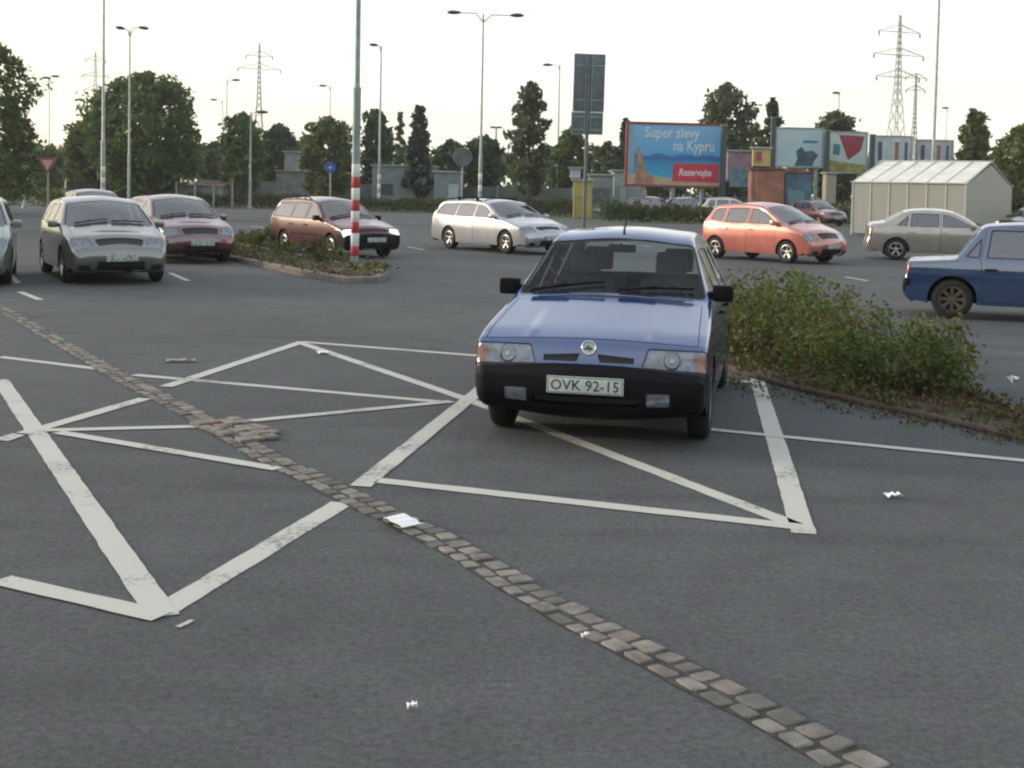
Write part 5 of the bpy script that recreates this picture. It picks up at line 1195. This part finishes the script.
kiosk('yellow_board', 'yellow board with a red mark above the orange brown stall', 'sign', 752, 769, 147, 166, 84, .3, flat_mat('yellow_board', (.55, .42, .15)), sign=((.15, .5, 4.0, 4.6), flat_mat('red_mark', (.4, .05, .05))))
kiosk('tall_box', 'narrow beige column box between two dark posts left of the shelter', 'box', 826, 836, 172, None, 82, 1, flat_mat('beige', (.36, .33, .27)))
kiosk('low_building', 'long grey low building behind the trees at the left', 'building', 300, 372, 178, None, 120, 6, wg, window=((.3, .6, 1.0, 1.8), dk))
kiosk('concrete_block', 'low pale concrete block left of the small green hedge', 'block', 178, 217, 184, None, 96, 2, M['concrete'], roof=flat_mat('block_top', (.40, .37, .30)))
kiosk('notice_board', 'white notice board on short legs below the huge round tree', 'sign', 152, 185, 168, 180, 98, .2, M['white'])
kiosk('chimney_block', 'grey concrete tower with a wider shoulder left of the blue round sign', 'tower', 284, 297, 151, None, 108, 1.6, M['concrete'])
kiosk('tower_base', 'grey plinth around the foot of the concrete tower', 'block', 276, 308, 170, None, 106, 1.8, M['concrete'])
# grey panel fence along the far side
def fence(label, a, b, h, m, seed, group='grey fence runs'):
    d = b-a; L = d.length; n = max(2, int(L/2.5)); root = thing('panel_fence', label, 'fence', (a.x, a.y, 0), math.atan2(d.y, d.x), group); mb = MB()
    for i in range(n): mb.box((L*i/n+.06, -.02, .12), (L*(i+1)/n-.06, .02, h)); mb.box((L*i/n+.06, -.035, h*.5-.04), (L*(i+1)/n-.06, -.021, h*.5+.04))
    mb.build('panels', m, root)
    for i in range(n+1): mb = MB(); mb.box((L*i/n-.05, -.05, 0), (L*i/n+.05, .05, h+.12), bev=.01); mb.build('fence_post', M['galv2'], root)
fm1 = flat_mat('fence_panel', (.19, .225, .235), .3, .6)
fence('grey panel fence between the huge round tree and the concrete tower', at(200, 190, 104), at(284, 190, 104), 2.0, fm1, 1)
fence('grey panel fence between the concrete tower and the flat roofed building', at(308, 190, 102), at(372, 190, 102), 1.9, fm1, 2)
fence('dark grey panel fence between the tall airy tree and the glazed kiosk', at(462, 190, 100), at(572, 190, 96), 1.9, flat_mat('fence_dark', (.10, .125, .12), .3, .6), 3)
fence('dark low fence behind the parked cars below the huge tree', at(66, 190, 92), at(180, 190, 98), 1.6, flat_mat('fence_darker', (.07, .085, .08), .3, .6), 4)
fence('dark fence behind the hedge under the blue billboard', at(638, 190, 88), at(760, 190, 88), 1.5, flat_mat('fence_navy', (.08, .10, .13), .4, .6), 5)
# red and white barrier rail
a = at(176, 190, 90); b = at(232, 190, 90); root = thing('barrier_rail', 'thin reddish rail running past the notice board and concrete block', 'rail', (a.x, 90, 0)); Lr = b.x-a.x; zr = Hof(200, 182, 90)
mb = MB(); mb.box((0, -.04, zr-.08), (Lr, .04, zr+.00), bev=.01); mb.build('rail', flat_mat('rail_red', (.36, .16, .14), .4, 2), root)
for k in range(4): mb = MB(); mb.box((Lr*k/3-.05, .05, 0), (Lr*k/3+.05, .13, zr+.02)); mb.build('post', M['galv'], root)

# ------------------------------------------------------------------ white trolley shelter
def shelter():
    D = 58.0; x0 = at(853, 190, D).x; W_ = 5.1; ze = Hof(853, 182, D); zr = Hof(881, 162, 61.3); dep = 8.0; yaw = math.radians(-35)
    m = bpy.data.materials.new('milky_sheet'); m.use_nodes = True; n = m.node_tree; b = n.nodes['Principled BSDF']; b.inputs['Base Color'].default_value = (.74, .74, .68, 1); b.inputs['Roughness'].default_value = .35
    tr = n.nodes.new('ShaderNodeBsdfTransparent'); tr.inputs[0].default_value = (.75, .76, .70, 1); tl = n.nodes.new('ShaderNodeBsdfTranslucent'); tl.inputs[0].default_value = (.55, .55, .50, 1); m1 = n.nodes.new('ShaderNodeMixShader'); m1.inputs[0].default_value = .35; m2 = n.nodes.new('ShaderNodeMixShader'); m2.inputs[0].default_value = .34
    n.links.new(b.outputs[0], m1.inputs[1]); n.links.new(tl.outputs[0], m1.inputs[2]); n.links.new(m1.outputs[0], m2.inputs[1]); n.links.new(tr.outputs[0], m2.inputs[2]); n.links.new(m2.outputs[0], n.nodes['Material Output'].inputs[0])
    fr = flat_mat('shelter_frame', (.50, .50, .46)); rm = flat_mat('shelter_roof_sheet', (.74, .74, .68), .12, 2)
    root = thing('trolley_shelter', 'white translucent trolley shelter with a ribbed sloping roof behind the beige saloon', 'shelter', (x0, D, 0), yaw)
    XR = W_; yr = dep*.5
    def quadpanel(nm, pts, m_, t=.02, par=root):
        mb = MB(); P = [Vector(p) for p in pts]; nn = (P[1]-P[0]).cross(P[2]-P[0]).normalized()*t; k_ = len(P); mb.add(P+[p+nn for p in P], [tuple(range(k_)), tuple(range(k_, 2*k_))[::-1]]+[(i, (i+1)%k_, k_+(i+1)%k_, k_+i) for i in range(k_)]); return mb.build(nm, m_, par)
    n_ = 6
    for i in range(n_):
        a, b_ = XR*i/n_+.05, XR*(i+1)/n_-.05
        quadpanel('wall_panel', [(a, 0, .08), (b_, 0, .08), (b_, 0, ze-.06), (a, 0, ze-.06)], m); quadpanel('roof_panel', [(a, -.1, ze), (b_, -.1, ze), (b_, yr, zr), (a, yr, zr)], rm)
        quadpanel('roof_panel', [(a, yr, zr), (b_, yr, zr), (b_, dep+.1, ze), (a, dep+.1, ze)], rm); quadpanel('wall_panel', [(b_, dep, .08), (a, dep, .08), (a, dep, ze-.06), (b_, dep, ze-.06)], m)
    for x in (0, XR): quadpanel('end_panel', [(x, .06, .08), (x, dep-.06, .08), (x, dep-.06, ze-.05), (x, yr, zr-.12), (x, .06, ze-.05)], m)
    for i in range(n_+1):
        x = XR*i/n_; mb = MB()
        mb.tube([(x, -.02, 0), (x, -.02, ze), (x, yr, zr+.03), (x, dep+.02, ze), (x, dep+.02, 0)], .045, 6); mb.build('frame_hoop', fr, root)
    for y, z in ((-.05, ze), (yr, zr+.04), (dep+.05, ze)): mb = MB(); mb.tube([(-.1, y, z), (XR+.1, y, z)], .04, 6); mb.build('long_rail', fr, root)
    return root
shelter()
# ------------------------------------------------------------------ parked cars far off and small litter
index_children()
for (src, u, D, yw, col, lb) in ((ibiza, 600, 84, -1.9, (.35, .36, .36), 'pale parked car behind the glazed kiosk base, far off'), (redh, 655, 79, -.3, (.08, .10, .13), 'dark car parked under the left half of the blue billboard'), (ibiza, 693, 79, .2, (.16, .18, .22), 'grey car parked under the right half of the blue billboard'), (jazz, 730, 74, .1, (.62, .60, .56), 'white car with sloping bonnet showing above the orange hatchback'), (redh, 818, 74, -1.2, (.40, .44, .46), 'pale car half hidden behind the stalls left of the shelter'), (combi, 1036, 60, -2.6, (.05, .07, .10), 'dark car at the right edge behind the beige saloon')):
    p = at(u, 190, D); c_ = dup(src, lb, (p.x, D, 0), yw); c_['group'] = 'cars parked far off'; repaint(c_, paint('far_paint', col)); c_.name = 'parked_car'
def scrap(name, label, u, v, l, wv, ang, m, cat='litter', z=.012, curl=.02):
    p = G(u, v); mb = MB(); n = 5; vs = []
    for i in range(n+1):
        for j in range(2): x = (i/n-.5)*l; vs.append((x, (j-.5)*wv*(1-.15*abs(i/n-.5)), z+curl*abs(math.sin(i*1.3+j))))
    fs = [(2*i, 2*i+2, 2*i+3, 2*i+1) for i in range(n)]; mb.add(vs, fs); o = mb.build(name, m, None, (p.x, p.y, 0), fix=False); o.rotation_euler = (0, 0, ang)
    so_ = o.modifiers.new('thickness', 'SOLIDIFY'); so_.thickness = .003; tag(o, label, cat)
scrap('folded_paper', 'bright white folded paper lying on the sett strip in the foreground', 403, 527, .22, .13, math.radians(-58), M['paper'], 'paper', z=.03, curl=.012)
scrap('paper_scrap', 'small white scrap on the asphalt right of the white box corner', 893, 498, .10, .06, .3, M['paper'])
scrap('crumpled_paper', 'small white crumpled paper at the right edge beyond the planting bed', 1013, 391, .09, .09, .3, M['paper'], z=.08, curl=.06)
scrap('flat_wrapper', 'faint pale wrapper on the asphalt above the left sett strip', 181, 362, .28, .09, .2, flat_mat('faded_wrapper', (.30, .31, .28)))
scrap('bluish_scrap', 'bluish white scrap on the far hatched line', 323, 354, .12, .10, .5, M['paper'])
scrap('pale_flake', 'tiny pale flake near the bottom centre left of the sett strip', 412, 711, .035, .02, .3, M['paper'])
scrap('pale_flake', 'tiny pale flake just left of the lower sett strip', 585, 640, .04, .015, .6, M['paper'])
for (u, v, l, wv, a_) in ((186, 625, .16, .06, .4), (152, 614, .10, .04, 1.2)):
    marking('paint_speck', G(u-8, v+3), G(u+6, v-4), .03, .005, seed=77)

# ------------------------------------------------------------------ evening haze
mb = MB(); mb.box((-420, -60, -1.0), (420, 640, 48)); hz = mb.build('haze', None or bpy.data.materials.new('haze_air')); hz['kind'] = 'stuff'
hm = hz.data.materials[0]; hm.use_nodes = True; hm.node_tree.nodes.clear(); pv = hm.node_tree.nodes.new('ShaderNodeVolumePrincipled'); ho = hm.node_tree.nodes.new('ShaderNodeOutputMaterial')
pv.inputs['Color'].default_value = (.92, .95, .97, 1); pv.inputs['Density'].default_value = .0004; pv.inputs['Anisotropy'].default_value = .3
hm.node_tree.links.new(pv.outputs[0], ho.inputs['Volume'])
